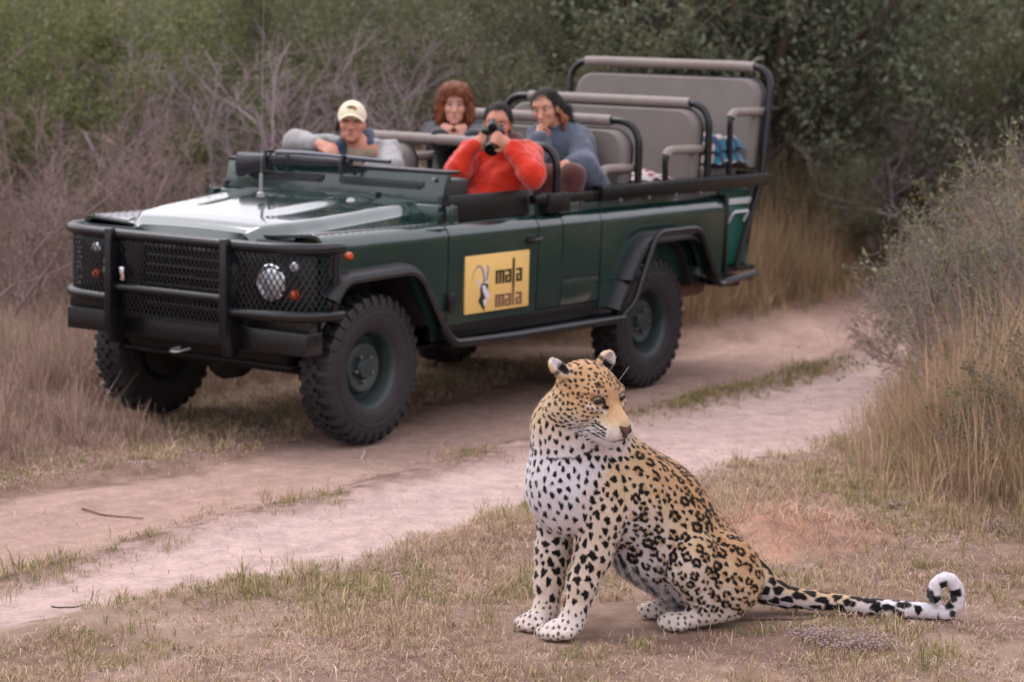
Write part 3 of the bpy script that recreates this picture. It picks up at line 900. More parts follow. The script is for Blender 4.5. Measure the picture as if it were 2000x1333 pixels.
aL = float(np.interp(-.43, ys[10:50], al[10:50])); aR = float(np.interp(.43, ys[10:50], al[10:50]))
screen(along, .10, aL, .745, 1.07, .034)
screen(along, aR, al[-1] - .03, .745, 1.07, .034)
mb = MB(); mb.tube(rounded([(.60, .00, .50), (.66, -.03, .485), (.68, .04, .485), (.60, .07, .50)], .03), .008, 6); mb.build('tow_shackle', steel, VEH)
# aerial
mb = MB(); mb.lathe([(.0001, 0), (.024, 0), (.022, .02), (.012, .03), (.0001, .03)], 12, 'z', (-.08, -.035, 1.268)); mb.tube([(-.08, -.035, 1.29), (-.08, -.035, 1.40)], .0095, 8); mb.tube([(-.08, -.035, 1.40), (-.085, -.03, 2.6), (-.09, -.03, 3.4)], [.0016, .0010, .0007], 5)
mb.build('aerial', mat('aerial white metal', srgb(150, 150, 152), .4, metal=.3), VEH)
# ---------------------------------------------------------------- grab rails with padding
def grab_rail(x, ztop, zb, pad0, pad1, hw=.805, hr=.16, lean=0.0):
    pth = rounded([(x + .0, -hw, zb), (x - lean, -hw, ztop), (x - lean, hw, ztop), (x, hw, zb)], hr, 8)
    mb = MB(); mb.tube(pth, .024, 12); r_ = mb.build('grab_rail', black_steel, VEH)
    pp = [p for p in pth if abs(p.z - ztop) < .001]
    inside = [Vector((x - lean, y, ztop)) for y in np.linspace(pad0, pad1, 12)]
    def snap(y):
        c = min(pth, key=lambda p: abs(p.y - y) + (10 if p.z < ztop - .2 else 0)); return c.z
    inside = [Vector((x - lean, p.y, min(snap(p.y), ztop))) for p in inside]
    mb = MB(); mb.tube(inside, .036, 12); mb.build('padding', pad_vinyl, r_)
    return r_
grab_rail(-1.75, 1.535, 1.25, -.70, .60)
grab_rail(-2.65, 1.660, 1.25, -.70, .60)
grab_rail(-3.49, 1.755, 1.25, -.60, .66)
r4 = grab_rail(-4.20, 1.985, 1.25, -.68, .67, lean=.10)
for s in (1, -1):
    mb = MB(); mb.tube([(-4.20, s * .80, 1.27), (-3.92, s * .80, .66)], .022, 8); mb.build('rear_brace', black_steel, VEH)
    mb = MB(); mb.tube([(-4.20, s * .78, 1.25), (-4.12, s * .74, .66)], .012, 8); mb.build('rear_stay', black_steel, VEH)
    for (xa, xb, z, zb) in ((-2.31, -2.66, 1.375, 1.20), (-3.06, -3.50, 1.465, 1.22), (-3.86, -4.29, 1.690, 1.27)):
        pth = rounded([(xa - .01, s * .745, zb), (xa, s * .745, z), (xb, s * .755, z)], .08, 6)
        mb = MB(); mb.tube(pth, .020, 10); am = mb.build('armrest', black_steel, VEH)
        mb = MB(); q = [p for p in pth if p.z > z - .05]; mb.tube(q, .030, 10); mb.build('padding', pad_vinyl, am)
mb = MB(); mb.box2((-4.16, -.80, 1.262), (-4.20, .80, 1.29)); mb.box2((-3.66, -.78, .66), (-3.70, .78, 1.20)); mb.build('tail_board', black_steel, VEH, .004)
mb = MB(); mb.box2((-3.66, -.75, .64), (-4.16, .80, .67)); mb.build('rear_carrier', black_steel, VEH, .004)
# ---------------------------------------------------------------- seats
def seat(name, x, z, y0, y1, dep=.46, parent=VEH):
    mb = MB(); mb.box2((x, y0, z - .13), (x + dep, y1, z)); return mb.build(name, vinyl, parent, .045, 4)
def backrest(x, z0, z1, y0, y1, lean=.10, th=.10):
    mb = MB(); r_ = .13; n = 6
    w = (y1 - y0)
    out = [(y0, z0), (y1, z0)]
    for k in range(n + 1):
        a = R(90 * k / n); out.append((y1 - r_ + r_ * math.cos(a), z1 - r_ + r_ * math.sin(a)))
    for k in range(n + 1):
        a = R(90 + 90 * k / n); out.append((y0 + r_ + r_ * math.cos(a), z1 - r_ + r_ * math.sin(a)))
    xs = lambda z: x - lean * (z - z0) / (z1 - z0)
    c = ((y0 + y1) / 2, (z0 + z1) / 2)
    secs = []
    for dx, sc in ((-th / 2, .975), (-th / 2 + .02, 1.0), (th / 2 - .03, 1.0), (th / 2, .96)):
        secs.append([(xs(z) + dx, c[0] + (y - c[0]) * sc, c[1] + (z - c[1]) * sc) for y, z in out])
    mb.loft(secs)
    b = mb.build('backrest', vinyl, VEH)
    mb = MB(); ring = [(xs(z) - th / 2 + .012, c[0] + (y - c[0]) * 1.005, c[1] + (z - c[1]) * 1.005) for y, z in out]
    mb.tube([Vector(p) for p in ring], .010, 6, closed=True); mb.build('piping', black_plastic, b)
    return b
for y in (-.44, .44):
    seat('seat_cushion', -1.64, .98, y - .25, y + .25, .52); backrest(-1.62, .98, 1.50, y - .25, y + .25, .06)
seat('seat_cushion', -2.56, 1.14, -.70, .74); backrest(-2.57, 1.10, 1.605, -.72, .76, .04)
seat('seat_cushion', -3.36, 1.22, -.70, .74); backrest(-3.40, 1.18, 1.715, -.72, .76, .06)
seat('seat_cushion', -4.14, 1.34, -.70, .66); backrest(-4.17, 1.32, 1.905, -.72, .755, .10)
for x, z in ((-2.35, 1.01), (-3.15, 1.09), (-3.93, 1.21)):
    mb = MB(); mb.box2((x - .2, -.66, .66), (x + .2, .62, z)); mb.build('seat_base', dark_under, VEH, .01)
# ---------------------------------------------------------------- door sign: yellow board, antelope head, lettering
SY = YB + .006
sign_y = mat('sign yellow', srgb(236, 196, 118), .5, var=.03, vscale=12)
sign_b = mat('sign black', srgb(44, 34, 22), .5)
sign_br = mat('sign brown', srgb(122, 82, 72), .5)
sign_w = mat('sign white', srgb(214, 212, 232), .5)
sign_g = mat('sign grey', srgb(150, 140, 150), .5)
SX0, SX1, SZ0, SZ1 = -.772, -1.394, .632, .958
mb = MB(); mb.box2((SX0, YB - .006, SZ0), (SX1, SY, SZ1)); board = mb.build('door_sign', sign_y, VEH, .002)
def sg(a, b): return (SX0 + (SX1 - SX0) * a, SZ1 + (SZ0 - SZ1) * b)      # sign coordinates, 0..1 right and down
def sgpoly(name, polys, m, lift=.002):
    mb = MB()
    for pl in polys: mb.prism([sg(*p) for p in pl], SY + .0005, SY + lift, 'y')
    return mb.build(name, m, board, smooth=False)
def rect(a, b, c, d): return [(a, b), (c, b), (c, d), (a, d)]
def word(z0, z1, m, x0=.462):
    h = z1 - z0; st = .038; polys = {}
    def let(ch, x):
        if ch == 'm':
            return [rect(x, z0, x + st, z1), rect(x + st, z0, x + .105, z0 + h * .17), rect(x + .052, z0 + h * .17, x + .052 + st, z1), rect(x + .105, z0, x + .105 + st, z1)], .138
        if ch == 'a':
            return [rect(x, z0, x + .058, z0 + h * .17), rect(x + .058, z0, x + .058 + st, z1), rect(x, z0 + h * .40, x + st * .92, z1 - h * .15), rect(x + st * .92, z0 + h * .40, x + .058, z0 + h * .52), rect(x, z1 - h * .15, x + .058, z1)], .093
    x = x0
    for ch in 'ma':
        p, w = let(ch, x); sgpoly('letter', p, m); x += w + .018
    xl = x; x += st + .022
    p, w = let('a', x); sgpoly('letter', p, m)
    return xl
xl = word(.30, .535, sign_b); word(.725, .965 - .02, sign_br)
sgpoly('letter', [rect(xl, .115, xl + .034, .62)], sign_b); sgpoly('letter', [rect(xl, .62, xl + .034, .945)], sign_br)
# antelope: two swept ringed horns, ears, white face mask, dark muzzle and beard
def arc_strip(pts, w0, w1, ):
    P = smoothpath([(p[0], 0, p[1]) for p in pts], 6); out = []
    n = len(P)
    for i in range(n - 1):
        def off(j, sgn):
            t = (P[min(j + 1, n - 1)] - P[max(j - 1, 0)]); t.x *= 1.9; t = t.normalized(); w = (w0 + (w1 - w0) * j / (n - 1)) * sgn
            return (P[j].x + t.z * w / 1.9, P[j].z - t.x * w)
        out.append([off(i, 1), off(i + 1, 1), off(i + 1, -1), off(i, -1)])
    return out
sgpoly('antelope_horn', arc_strip([(.285, .47), (.278, .36), (.255, .255), (.21, .19), (.16, .215), (.115, .31), (.10, .42)], .030, .006), sign_g)
sgpoly('antelope_horn', arc_strip([(.320, .46), (.335, .36), (.345, .28), (.335, .21), (.318, .20)], .028, .012), sign_g)
sgpoly('antelope_horn', arc_strip([(.290, .47), (.298, .36), (.30, .28), (.318, .20)], .020, .010), sign_w)
sgpoly('antelope_ear', [[(.185, .40), (.215, .44), (.235, .52), (.228, .555), (.200, .51)]], sign_w)
sgpoly('antelope_head', [[(.245, .50), (.345, .49), (.350, .58), (.345, .66), (.300, .72), (.295, .985), (.275, .95), (.235, .87), (.205, .82), (.205, .78), (.232, .70), (.228, .60)]], sign_b)
sgpoly('antelope_mask', [[(.252, .53), (.290, .525), (.330, .60), (.372, .73), (.362, .775), (.330, .77), (.288, .70), (.262, .62)], [(.272, .79), (.320, .775), (.328, .83), (.306, .895), (.285, .875)], [(.300, .46), (.345, .45), (.338, .51), (.305, .51)]], sign_w, .003)
# ---------------------------------------------------------------- things carried on the vehicle
def on_vehicle(name, label, cat, loc=(0, 0, 0)):
    o = empty(name, VM @ Vector(loc)); o.rotation_euler = (VROLL, 0, VYAW); tag(o, label, cat); return o
# rifle in the rack along the screen panel
rf = on_vehicle('rifle', 'black hunting rifle lying across the top of the folded screen panel', 'rifle', (-.60, -.66, 1.44))
blk = mat('rifle stock black', srgb(32, 33, 40), .42, var=.15, vscale=12)
gunm = mat('gun metal', srgb(70, 72, 80), .3, metal=.7)
mb = MB(); secs = []
for y, z, h, t in ((.0, -.055, .062, .022), (.02, -.055, .064, .026), (.16, -.035, .048, .026), (.26, -.012, .030, .023), (.31, -.008, .034, .024), (.45, -.006, .036, .027), (.70, -.004, .030, .026), (.84, .002, .018, .02)):
    secs.append([(t * 1.25 * math.cos(a), y, z + .012 + h * 1.12 * math.sin(a)) for a in np.linspace(0, 2 * math.pi, 13)[:-1]])
mb.loft(secs); mb.build('stock', blk, rf)
mb = MB(); mb.tube([(0, .30, .034), (0, .52, .040), (0, .86, .034), (0, 1.12, .030)], [.024, .022, .016, .012], 10); mb.build('barrel', gunm, rf)
mb = MB(); mb.tube([(.012, .40, .035), (.045, .395, .03), (.055, .39, .015)], [.006, .006, .010], 8); mb.build('bolt_handle', gunm, rf)
mb = MB(); mb.tube(smoothpath([(0, .27, -.035), (0, .30, -.072), (0, .35, -.070), (0, .38, -.036)], 5), .004, 6); mb.build('trigger_guard', gunm, rf)
for y in (.235, .80):
    mb = MB(); mb.tube([(.035, y, -.06), (.04, y, .0), (.03, y + .004, .045), (-.02, y + .004, .048), (-.04, y, -.05)], .012, 8); mb.build('rack_strap', blk, rf)
# cool box on the rear carrier
cb = on_vehicle('cool_box', 'green cool box with a white lid rim on the rear carrier', 'cool box', (-3.92, .52, .672))
cgreen = mat('cool box green', srgb(14, 84, 70), .45, var=.06, vscale=8); cwhite = mat('cool box white', srgb(205, 210, 215), .45)
mb = MB(); mb.box((0, 0, .205), (.40, .50, .41)); mb.build('tub', cgreen, cb, .03, 3)
mb = MB(); mb.box((0, 0, .433), (.43, .53, .045)); mb.build('lid_rim', cwhite, cb, .012)
mb = MB(); mb.box((0, 0, .485), (.40, .50, .06)); mb.build('lid', cgreen, cb, .02, 3)
mb = MB(); mb.tube(rounded([(.1, .262, .30), (.1, .30, .37), (-.1, .30, .37), (-.1, .262, .30)], .03), .010, 8); mb.build('handle', cwhite, cb)
# folded blankets: soft draped pads on the benches
def blanket(loc, size, label, m, seed, drop=.0):
    o = on_vehicle('blanket', label, 'blanket', loc)
    nx_, ny_ = 26, 30
    rs = np.random.RandomState(seed)
    for lay in range(2):
        V0 = []
        for side in (1, 0):
            for i in range(nx_ + 1):
                for j in range(ny_ + 1):
                    a, b = i / nx_ - .5, j / ny_ - .5
                    e = min(1, (0.5 - abs(a)) * 8) ** .5 * min(1, (0.5 - abs(b)) * 8) ** .5
                    x = a * size[0]; y = b * size[1]
                    wv = .012 * math.sin(9 * b + 3 * a + seed + lay) + .008 * math.sin(14 * a - 5 * b)
                    z = size[2] * lay / 2 + (size[2] / 2 * e * side) + (wv if side else 0) * (1 if side else 0)
                    z -= drop * max(0, b - .25) ** 1.5 * 6
                    V0.append((x * (1 - .06 * lay), y * (1 - .05 * lay), z + .01))
        n_ = (nx_ + 1) * (ny_ + 1); F0 = []
        for sd in (0, 1):
            for i in range(nx_):
                for j in range(ny_):
                    k = sd * n_ + i * (ny_ + 1) + j
                    q = (k, k + 1, k + ny_ + 2, k + ny_ + 1); F0.append(q if sd == 0 else q[::-1])
        mb = MB(); mb.add(V0, F0); mb.build('fold', m, o)
    return o
def plaid(name, base, c2, c3):
    m = mat(name, base, .95, sheen=.3)
    nt = m.node_tree; ns, ls = nt.nodes, nt.links; b = ns['Principled BSDF']
    tc = ns.new('ShaderNodeTexCoord'); prev = None
    for ax, sc, col in (('BANDS', 'Y', c2), ('BANDS', 'X', c3)):
        w = ns.new('ShaderNodeTexWave'); w.bands_direction = sc; w.inputs['Scale'].default_value = 4.2 if sc == 'Y' else 3.1
        ls.new(tc.outputs['Object'], w.inputs['Vector'])
        rp = ns.new('ShaderNodeMapRange'); rp.inputs[1].default_value = .62; rp.inputs[2].default_value = .70
        ls.new(w.outputs['Fac'], rp.inputs[0])
        mx = ns.new('ShaderNodeMix'); mx.data_type = 'RGBA'; ls.new(rp.outputs[0], mx.inputs[0])
        if prev: ls.new(prev, mx.inputs[6])
        else: mx.inputs[6].default_value = (*base, 1)
        mx.inputs[7].default_value = (*col, 1); prev = mx.outputs[2]
    ls.new(prev, b.inputs['Base Color'])
    return m
blanket((-3.93, .50, 1.345), (.40, .50, .17), 'folded teal checked blanket on the highest rear bench', plaid('teal check', srgb(24, 104, 126), srgb(190, 168, 160), srgb(30, 60, 90)), 3)
blanket((-3.18, .45, 1.225), (.34, .46, .07), 'folded pink checked blanket on the middle bench', plaid('pink check', srgb(196, 160, 156), srgb(120, 60, 62), srgb(180, 176, 178)), 8)
# ================================================================== the people (built in the vehicle's own frame)
def frame(fwd, up=(0, 0, 1)):
    f = Vector(fwd).normalized(); u = Vector(up); u = (u - f * u.dot(f)).normalized(); l = u.cross(f)
    return Matrix((f, l, u)).transposed()
def to_viewer(p):
    return ((VMI @ Vector((0, 0, CAM_H))) - Vector(p)).normalized()
def cloth_mat(name, col, **k):
    a = dict(rough=.9, var=.10, vscale=14, bump=.35, bscale=38, sheen=.25, spec=.2); a.update(k)
    return mat(name, col, **a)
class Person:
    def __init__(self, base, label, skin, hs=1.0):
        self.base = Vector(base); self.label = label; self.skin = skin; self.S = Solid(); self.hs = hs; self.kids = []
    def head(self, c, fwd, up=(0, 0, 1), neck_to=None, female=False):
        S = self.S; self.hc = Vector(c); self.HM = frame(fwd, up); k = self.hs
        W = self.HW
        def e(x, y, z, rx, ry, rz, kk=.015, cut=False): S.ell(W(x, y, z), (rx * k, ry * k, rz * k), kk, self.HM, 'head', cut)
        def cn(a, b, ra, rb, kk=.012): S.cone(W(*a), W(*b), ra * k, rb * k, kk, 'head')
        e(-.008, 0, .035, .098, .076, .088, .02)
        e(.022, 0, -.020, .066, .062, .072, .03)
        e(.040, 0, -.072, .044, .046 if female else .052, .036, .03)          # jaw
        e(.076, 0, -.098, .018, .020, .014, .02)                                 # chin
        e(.066, 0, .040, .028, .055, .020, .02)                                  # brow
        for s in (-1, 1):
            e(.058, s * .040, -.020, .026, .022, .020, .02)                      # cheek
            e(-.005, s * .077, -.008, .018, .010, .030, .008)                    # ear
            e(.092, s * .031, .014, .016, .017, .010, .012, True)                # eye socket
            e(.105, s * .011, -.036, .012, .009, .008, .008)                     # nostril wing
        cn((.086, 0, .016), (.116, 0, -.030), .009, .0125)
        e(.090, 0, -.062, .012, .024, .0065, .008); e(.088, 0, -.073, .012, .019, .0065, .008)
        e(.104, 0, -.0672, .014, .026, .0016, .003, True)
        if neck_to is not None: S.cone(W(-.030, 0, -.055), Vector(neck_to), .056 * k, .062 * k, .03, 'neck')
    def HW(self, x, y, z): return self.hc + self.HM @ Vector((x, y, z)) * self.hs
    def hand(self, wrist, palm_dir, back_dir, side, curl=.5, k=1.0):
        """palm and five fingers; palm_dir runs wrist->knuckles, back_dir out of the back of the hand, side +1 puts the thumb on the left of palm_dir"""
        S = self.S; M = frame(palm_dir, back_dir); w = Vector(wrist)
        P = lambda x, y, z: w + M @ Vector((x, y, z)) * k
        S.ell(P(.045, 0, 0), (.050 * k, .040 * k, .016 * k), .012, M, 'hand')
        S.cone(w, P(.03, 0, 0), .026 * k, .024 * k, .02, 'hand')
        for y, L in ((-.030, .062), (-.010, .074), (.010, .080), (.030, .070)):
            y *= -side
            a = P(.080, y, .004); c1 = curl * .9; c2 = curl * 1.9; c3 = curl * 2.6
            b = a + M @ Vector((math.cos(c1), 0, -math.sin(c1))) * L * .45 * k
            c = b + M @ Vector((math.cos(c2), 0, -math.sin(c2))) * L * .32 * k
            d = c + M @ Vector((math.cos(c3), 0, -math.sin(c3))) * L * .23 * k
            S.chain([a, b, c, d], [.0105 * k, .0095 * k, .0088 * k, .0075 * k], .003, 'hand')
        a = P(.015, side * .030, -.006); b = P(.045, side * .056, -.018); c = P(.072, side * .056, -.032 - .01 * curl)
        S.chain([a, b, c], [.014 * k, .0115 * k, .009 * k], .006, 'hand')
    def finish(self, h=.0078, tint=None):
        V, F = self.S.mesh_arrays(h)
        V = laplacian(V, F, 1, .4)
        L = (V - np.array(self.hc)) @ np.array(self.HM) / self.hs
        C = np.tile(np.array(self.skin), (len(V), 1))
        def blob(p, r, col, amt):
            nonlocal C
            d = np.linalg.norm((L - np.array(p)) / np.array(r), axis=1)
            w = np.clip(1.3 - d, 0, 1)[:, None] * amt
            C = C + (np.array(col) - C) * w
        for s in (-1, 1):
            blob((.07, s * .042, -.024), (.03, .024, .022), np.array(self.skin) * np.array([1.05, .80, .80]), .5)
            blob((.088, s * .030, .034), (.02, .020, .0055), srgb(60, 42, 32), .8)
            blob((.090, s * .031, .012), (.02, .016, .008), srgb(74, 52, 46), .55)
        blob((.098, 0, -.066), (.02, .023, .010), srgb(158, 84, 82), .7)
        if tint: C = tint(L, C)
        V = V - np.array(self.base)
        me = np_mesh('person', V, F, C)
        o = link_mesh('person', me, mat('skin', (1, 1, 1), .55, var=.06, vscale=30, vcol='tint', spec=.35, bump=.06, bscale=200), None, True)
        o.location = VM @ self.base; o.rotation_euler = (VROLL, 0, VYAW)
        tag(o, self.label, 'person')
        self.o = o
        for s in (-1, 1):
            self.blob_part('eye', [('e', self.HW(.0795, s * .031, .0130), (.0125, .0125, .0095))], mat('eye white', srgb(168, 156, 150), .2, coat=.6), .0025)
            self.blob_part('iris', [('e', self.HW(.0905, s * .0312, .0122), (.0042, .0068, .0066))], mat('iris dark', srgb(46, 32, 26), .15, coat=.6), .0016)
        return o
    def solid_part(self, name, S, m, h=.009, fold=0.0, fscale=9, seed=1, extra=None, smooth=1, tint=None):
        V, F = S.mesh_arrays(h, extra=extra)
        if not len(V): return None
        V = laplacian(V, F, smooth, .5)
        if fold:
            N = vnormals(V, F)
            # creases: ridged noise stretched along the garment
            q = V * np.array([1, 1, .55])
            nz = (1 - np.abs(noise3(q, fscale, seed)) * 2.2) * .6 + noise3(V, fscale * 2.3, seed + 1) * .5
            V = V + N * (nz * fold)[:, None]
        me = np_mesh(name, V - np.array(self.base), F, tint(V) if tint else None)
        return link_mesh(name, me, m, self.o, True)
    def strands(self, o, n, L, wid, cols, seed=1, fwd=0.0):
        me = o.data; nv = len(me.vertices); V = np.empty(nv * 3, dtype=np.float32); me.vertices.foreach_get('co', V); V = V.reshape(-1, 3)
        N = np.empty(nv * 3, dtype=np.float32); me.vertices.foreach_get('normal', N); N = N.reshape(-1, 3)
        rs = np.random.RandomState(seed); i = rs.randint(0, nv, n)
        lx = (V[i] - np.array(self.hc - self.base)) @ np.array(self.HM) / self.hs; i = i[~((lx[:, 0] > .035) & (np.abs(lx[:, 1]) < .07) & (lx[:, 2] < .095))]; n = len(i); p, q = V[i].astype(float), N[i].astype(float)
        h = np.array(self.hc - self.base); upv = np.array(self.HM @ Vector((0, 0, 1)))
        crown = h + upv * .12 * self.hs + np.array(self.HM @ Vector((-.03, 0, 0)))
        d = p - crown; d = d - q * np.sum(d * q, 1)[:, None]; d += np.array([0, 0, -.04]); d /= np.maximum(np.linalg.norm(d, axis=1), 1e-6)[:, None]
        d += rs.normal(0, .22, (n, 3)); s_ = np.cross(d, q); s_ /= np.maximum(np.linalg.norm(s_, axis=1), 1e-6)[:, None]
        ln = L * rs.uniform(.5, 1.2, n)[:, None]; w = wid * rs.uniform(.6, 1.3, n)[:, None]
        a = p + q * .001; b = a + d * ln * .5 + q * .004; c = a + d * ln + q * rs.uniform(-.002, .006, n)[:, None]
        W_ = np.stack([a - s_ * w, a + s_ * w, b + s_ * w, b - s_ * w, c], 1).reshape(-1, 3); k = np.arange(n)[:, None] * 5
        C = np.array([srgb(*c_) for c_ in cols])[rs.randint(0, len(cols), n)] * rs.uniform(.7, 1.3, n)[:, None]
        m2 = np_mesh('hair_strands', W_, [k + np.array([[0, 1, 2, 3]]), k + np.array([[3, 2, 4]])], np.repeat(C, 5, 0))
        st = link_mesh('hair_strands', m2, mat('hair strand', (1, 1, 1), .55, vcol='tint', spec=.25), o); tag(st, kind='stuff')
    def blob_part(self, name, prims, m, h=.004):
        S = Solid()
        for p in prims:
            if p[0] == 'e': S.ell(p[1], tuple(np.array(p[2]) * self.hs), .006, self.HM, '')
            else: S.cone(p[1], p[2], p[3], p[4], .006)
        return self.solid_part(name, S, m, h)
def legs(p, pelvis, knees, ankles, r=(.095, .065, .045)):
    S = p.S
    S.ell(pelvis, (.13, .17, .12), .05, None, 'hip')
    y = Vector((0, .09, 0))
    for s, k, a in zip((-1, 1), knees, ankles):
        h_ = Vector(pelvis) + y * s
        S.cone(h_, k, r[0], r[1], .03, 'leg'); S.cone(k, a, r[1], r[2], .03, 'leg')
        S.cone(a, Vector(a) + Vector((.17, 0, -.03)), .040, .032, .03, 'foot')
def trousers(p, pelvis, knees, ankles, m, k=1.18):
    S = Solid(); S.ell(pelvis, (.155, .195, .14), .05)
    for s, kn, a in zip((-1, 1), knees, ankles):
        h_ = Vector(pelvis) + Vector((0, .09 * s, 0))
        S.cone(h_, kn, .108, .074, .04); S.cone(kn, a, .074, .062, .03)
    p.solid_part('trousers', S, m, .011, .006, 9, 4)
    for a in ankles:
        S = Solid(); a = Vector(a); S.cone(a + Vector((-.03, 0, -.035)), a + Vector((.18, 0, -.045)), .050, .042, .03); S.cone(a, a + Vector((-.02, 0, -.03)), .056, .05, .03)
        p.solid_part('shoe', S, mat('boot brown', srgb(70, 52, 40), .6), .011)
Vv = Vector
# ------------------------------------------------------------------ guide at the wheel: cap, khaki shirt, pale windbreaker
def guide():
    hc = veh_at(687, 243, x=-1.13)
    p = Person((-1.35, hc.y, .99), 'man in a pale cap and beige windbreaker leaning on the dark screen panel', srgb(196, 138, 116), .98)
    fw = to_viewer(hc) + Vv((0, -.05, .05)); fw = fw.normalized()
    shL = veh_at(752, 300, x=-1.22); shR = veh_at(642, 292, x=-1.16)
    nb = (shL + shR) / 2 + Vv((.0, 0, .045))
    p.head(hc, fw, (0, .04, 1), nb)
    elR = veh_at(577, 277, x=-.93); wrR = veh_at(627, 284, x=-.86)
    elL = veh_at(768, 330, x=-1.0); wrL = veh_at(716, 330, x=-.90)
    pelvis = Vv((-1.42, hc.y - .10, 1.07)); chest = (shL + shR) / 2 + Vv((-.06, 0, -.13))
    S = p.S
    S.chain([pelvis, chest, nb + Vv((-.02, 0, -.03))], [.13, .14, .07], .05, 'torso'); S.cone(shL, shR, .06, .06, .05, 'torso')
    S.chain([shL, elL, wrL], [.055, .042, .030], .03, 'arm'); S.chain([shR, elR, wrR], [.055, .042, .029], .03, 'arm')
    p.hand(wrR, (veh_at(662, 303, x=-.80) - wrR), Vv((.5, -.2, .9)), 1, .35)
    p.hand(wrL, Vv((.25, -.8, -.1)), Vv((.2, 0, 1)), -1, .4)
    kn = [Vv((-.98, pelvis.y - .14, 1.02)), Vv((-.98, pelvis.y + .14, 1.02))]; an = [Vv((-.90, pelvis.y - .14, .72)), Vv((-.90, pelvis.y + .14, .72))]
    legs(p, pelvis, kn, an); o = p.finish()
    trousers(p, pelvis, kn, an, cloth_mat('khaki cloth', srgb(140, 122, 96)))
    sh = Solid(); sh.chain([pelvis, chest + Vv((.015, 0, .0)), nb + Vv((.012, 0, -.055))], [.145, .152, .072], .05); sh.cone(shL + Vv((0, 0, -.01)), shR + Vv((0, 0, -.01)), .062, .062, .04)
    p.solid_part('shirt', sh, cloth_mat('khaki shirt', srgb(158, 142, 122)), .009, .004, 10, 3)
    for s in (-1, 1):            # shirt collar wings
        mb = MB(); a = nb + p.HM @ Vv((.055, s * .05, -.01)) + Vv((0, 0, -.02)); b = a + p.HM @ Vv((.04, -s * .035, -.075)); c = a + p.HM @ Vv((.01, s * .02, -.09)); d = nb + p.HM @ Vv((-.03, s * .075, .02))
        n_ = Vv((.012, 0, .008)); vs = [q - p.base for q in (a, b, c, d)] + [q - p.base + n_ for q in (a, b, c, d)]
        mb.add(vs, [(0, 1, 2, 3), (7, 6, 5, 4), (0, 4, 5, 1), (1, 5, 6, 2), (2, 6, 7, 3), (3, 7, 4, 0)]); mb.build('collar', MATS['khaki shirt'], o, .003)
    jk = Solid()
    jk.chain([pelvis + Vv((-.02, 0, .02)), chest + Vv((-.03, 0, 0)), nb + Vv((-.075, 0, -.05))], [.165, .168, .085], .05)
    jk.chain([shL + Vv((-.01, .01, 0)), elL, wrL.lerp(elL, .12)], [.076, .060, .046], .03); jk.chain([shR + Vv((-.01, -.01, 0)), elR, wrR.lerp(elR, .25)], [.078, .064, .046], .03)
    jk.cone(shL + Vv((-.03, 0, .005)), shR + Vv((-.03, 0, .005)), .070, .070, .04)
    # open front: hollow along the breast bone
    fd = p.HM @ Vv((1, 0, 0))
    jk.ell(nb + fd * .13 + Vv((0, 0, -.09)), (.11, .060, .20), .02, frame(fd), '', True)
    p.solid_part('windbreaker', jk, cloth_mat('beige windbreaker', srgb(152, 150, 150), rough=.75), .009, .013, 11, 5)
    lapm = cloth_mat('navy lining', srgb(58, 66, 88), rough=.7)
    for s, r_ in ((1, .044), (-1, .034)):
        lp = Solid(); a = nb + p.HM @ Vv((-.055, s * .060, .055)); b = nb + p.HM @ Vv((.035, s * .095, -.03)); c = nb + p.HM @ Vv((.085, s * .070, -.15))
        lp.chain([a, b, c], [r_, r_ * 1.15, r_ * .9], .03); p.solid_part('jacket_collar', lp, lapm, .007, .004, 14, 6)
    # cap
    capm = cloth_mat('cap cloth', srgb(226, 214, 188), vscale=30, var=.06)
    cp = Solid(); W = p.HW; k = p.hs
    cp.ell(W(-.008, 0, .048), (.108 * k, .087 * k, .096 * k), .01, p.HM)
    cp.ell(W(-.02, 0, -.052), (.3, .3, .078), .006, p.HM, '', True)
    cap = p.solid_part('cap', cp, capm, .006)
    mb = MB(); rows = []
    for i in range(7):
        t = i / 6
        row = []
        for j in range(13):
            a = (j / 12 - .5) * 2
            x = .075 * (1 - .55 * a * a) + .015 + t * .075 * (1 - .45 * a * a); y = a * .078 * (1 - .05 * t); z = .058 - t * .012 - .030 * a * a
            row.append((x, y, z))
        rows.append(row)
    vs = [W(*q) - p.base for r_ in rows for q in r_] + [W(q[0], q[1], q[2] - .006) - p.base for r_ in rows for q in r_]
    fs = []
    for i in range(6):
        for j in range(12):
            a = i * 13 + j; fs.append((a, a + 1, a + 14, a + 13)); fs.append((a + 91 + 13, a + 91 + 14, a + 91 + 1, a + 91))
    for j in range(12): fs.append((78 + j, 78 + j + 1, 78 + j + 92, 78 + j + 91))
    mb.add(vs, fs); mb.build('brim', capm, cap)
    p.blob_part('cap_emblem', [('e', W(.088, -.004, .097), (.006, .030, .011))], mat('emblem green', srgb(104, 112, 72), .9), .003)
    p.blob_part('cap_emblem', [('e', W(.093, .018, .090), (.005, .012, .010))], mat('emblem rust', srgb(170, 106, 76), .9), .003)
    hb = mat('headset black', srgb(24, 25, 32), .45)
    p.blob_part('headset', [('e', W(.012, -.088, -.015), (.022, .014, .040)), ('c', W(.012, -.086, .02), W(-.005, -.07, .06), .008, .006)], hb, .004)
    p.blob_part('hair', [('e', W(-.058, 0, .002), (.050, .078, .048))], mat('hair brown', srgb(66, 48, 38), .6, bump=.5, bscale=90), .006)
guide()
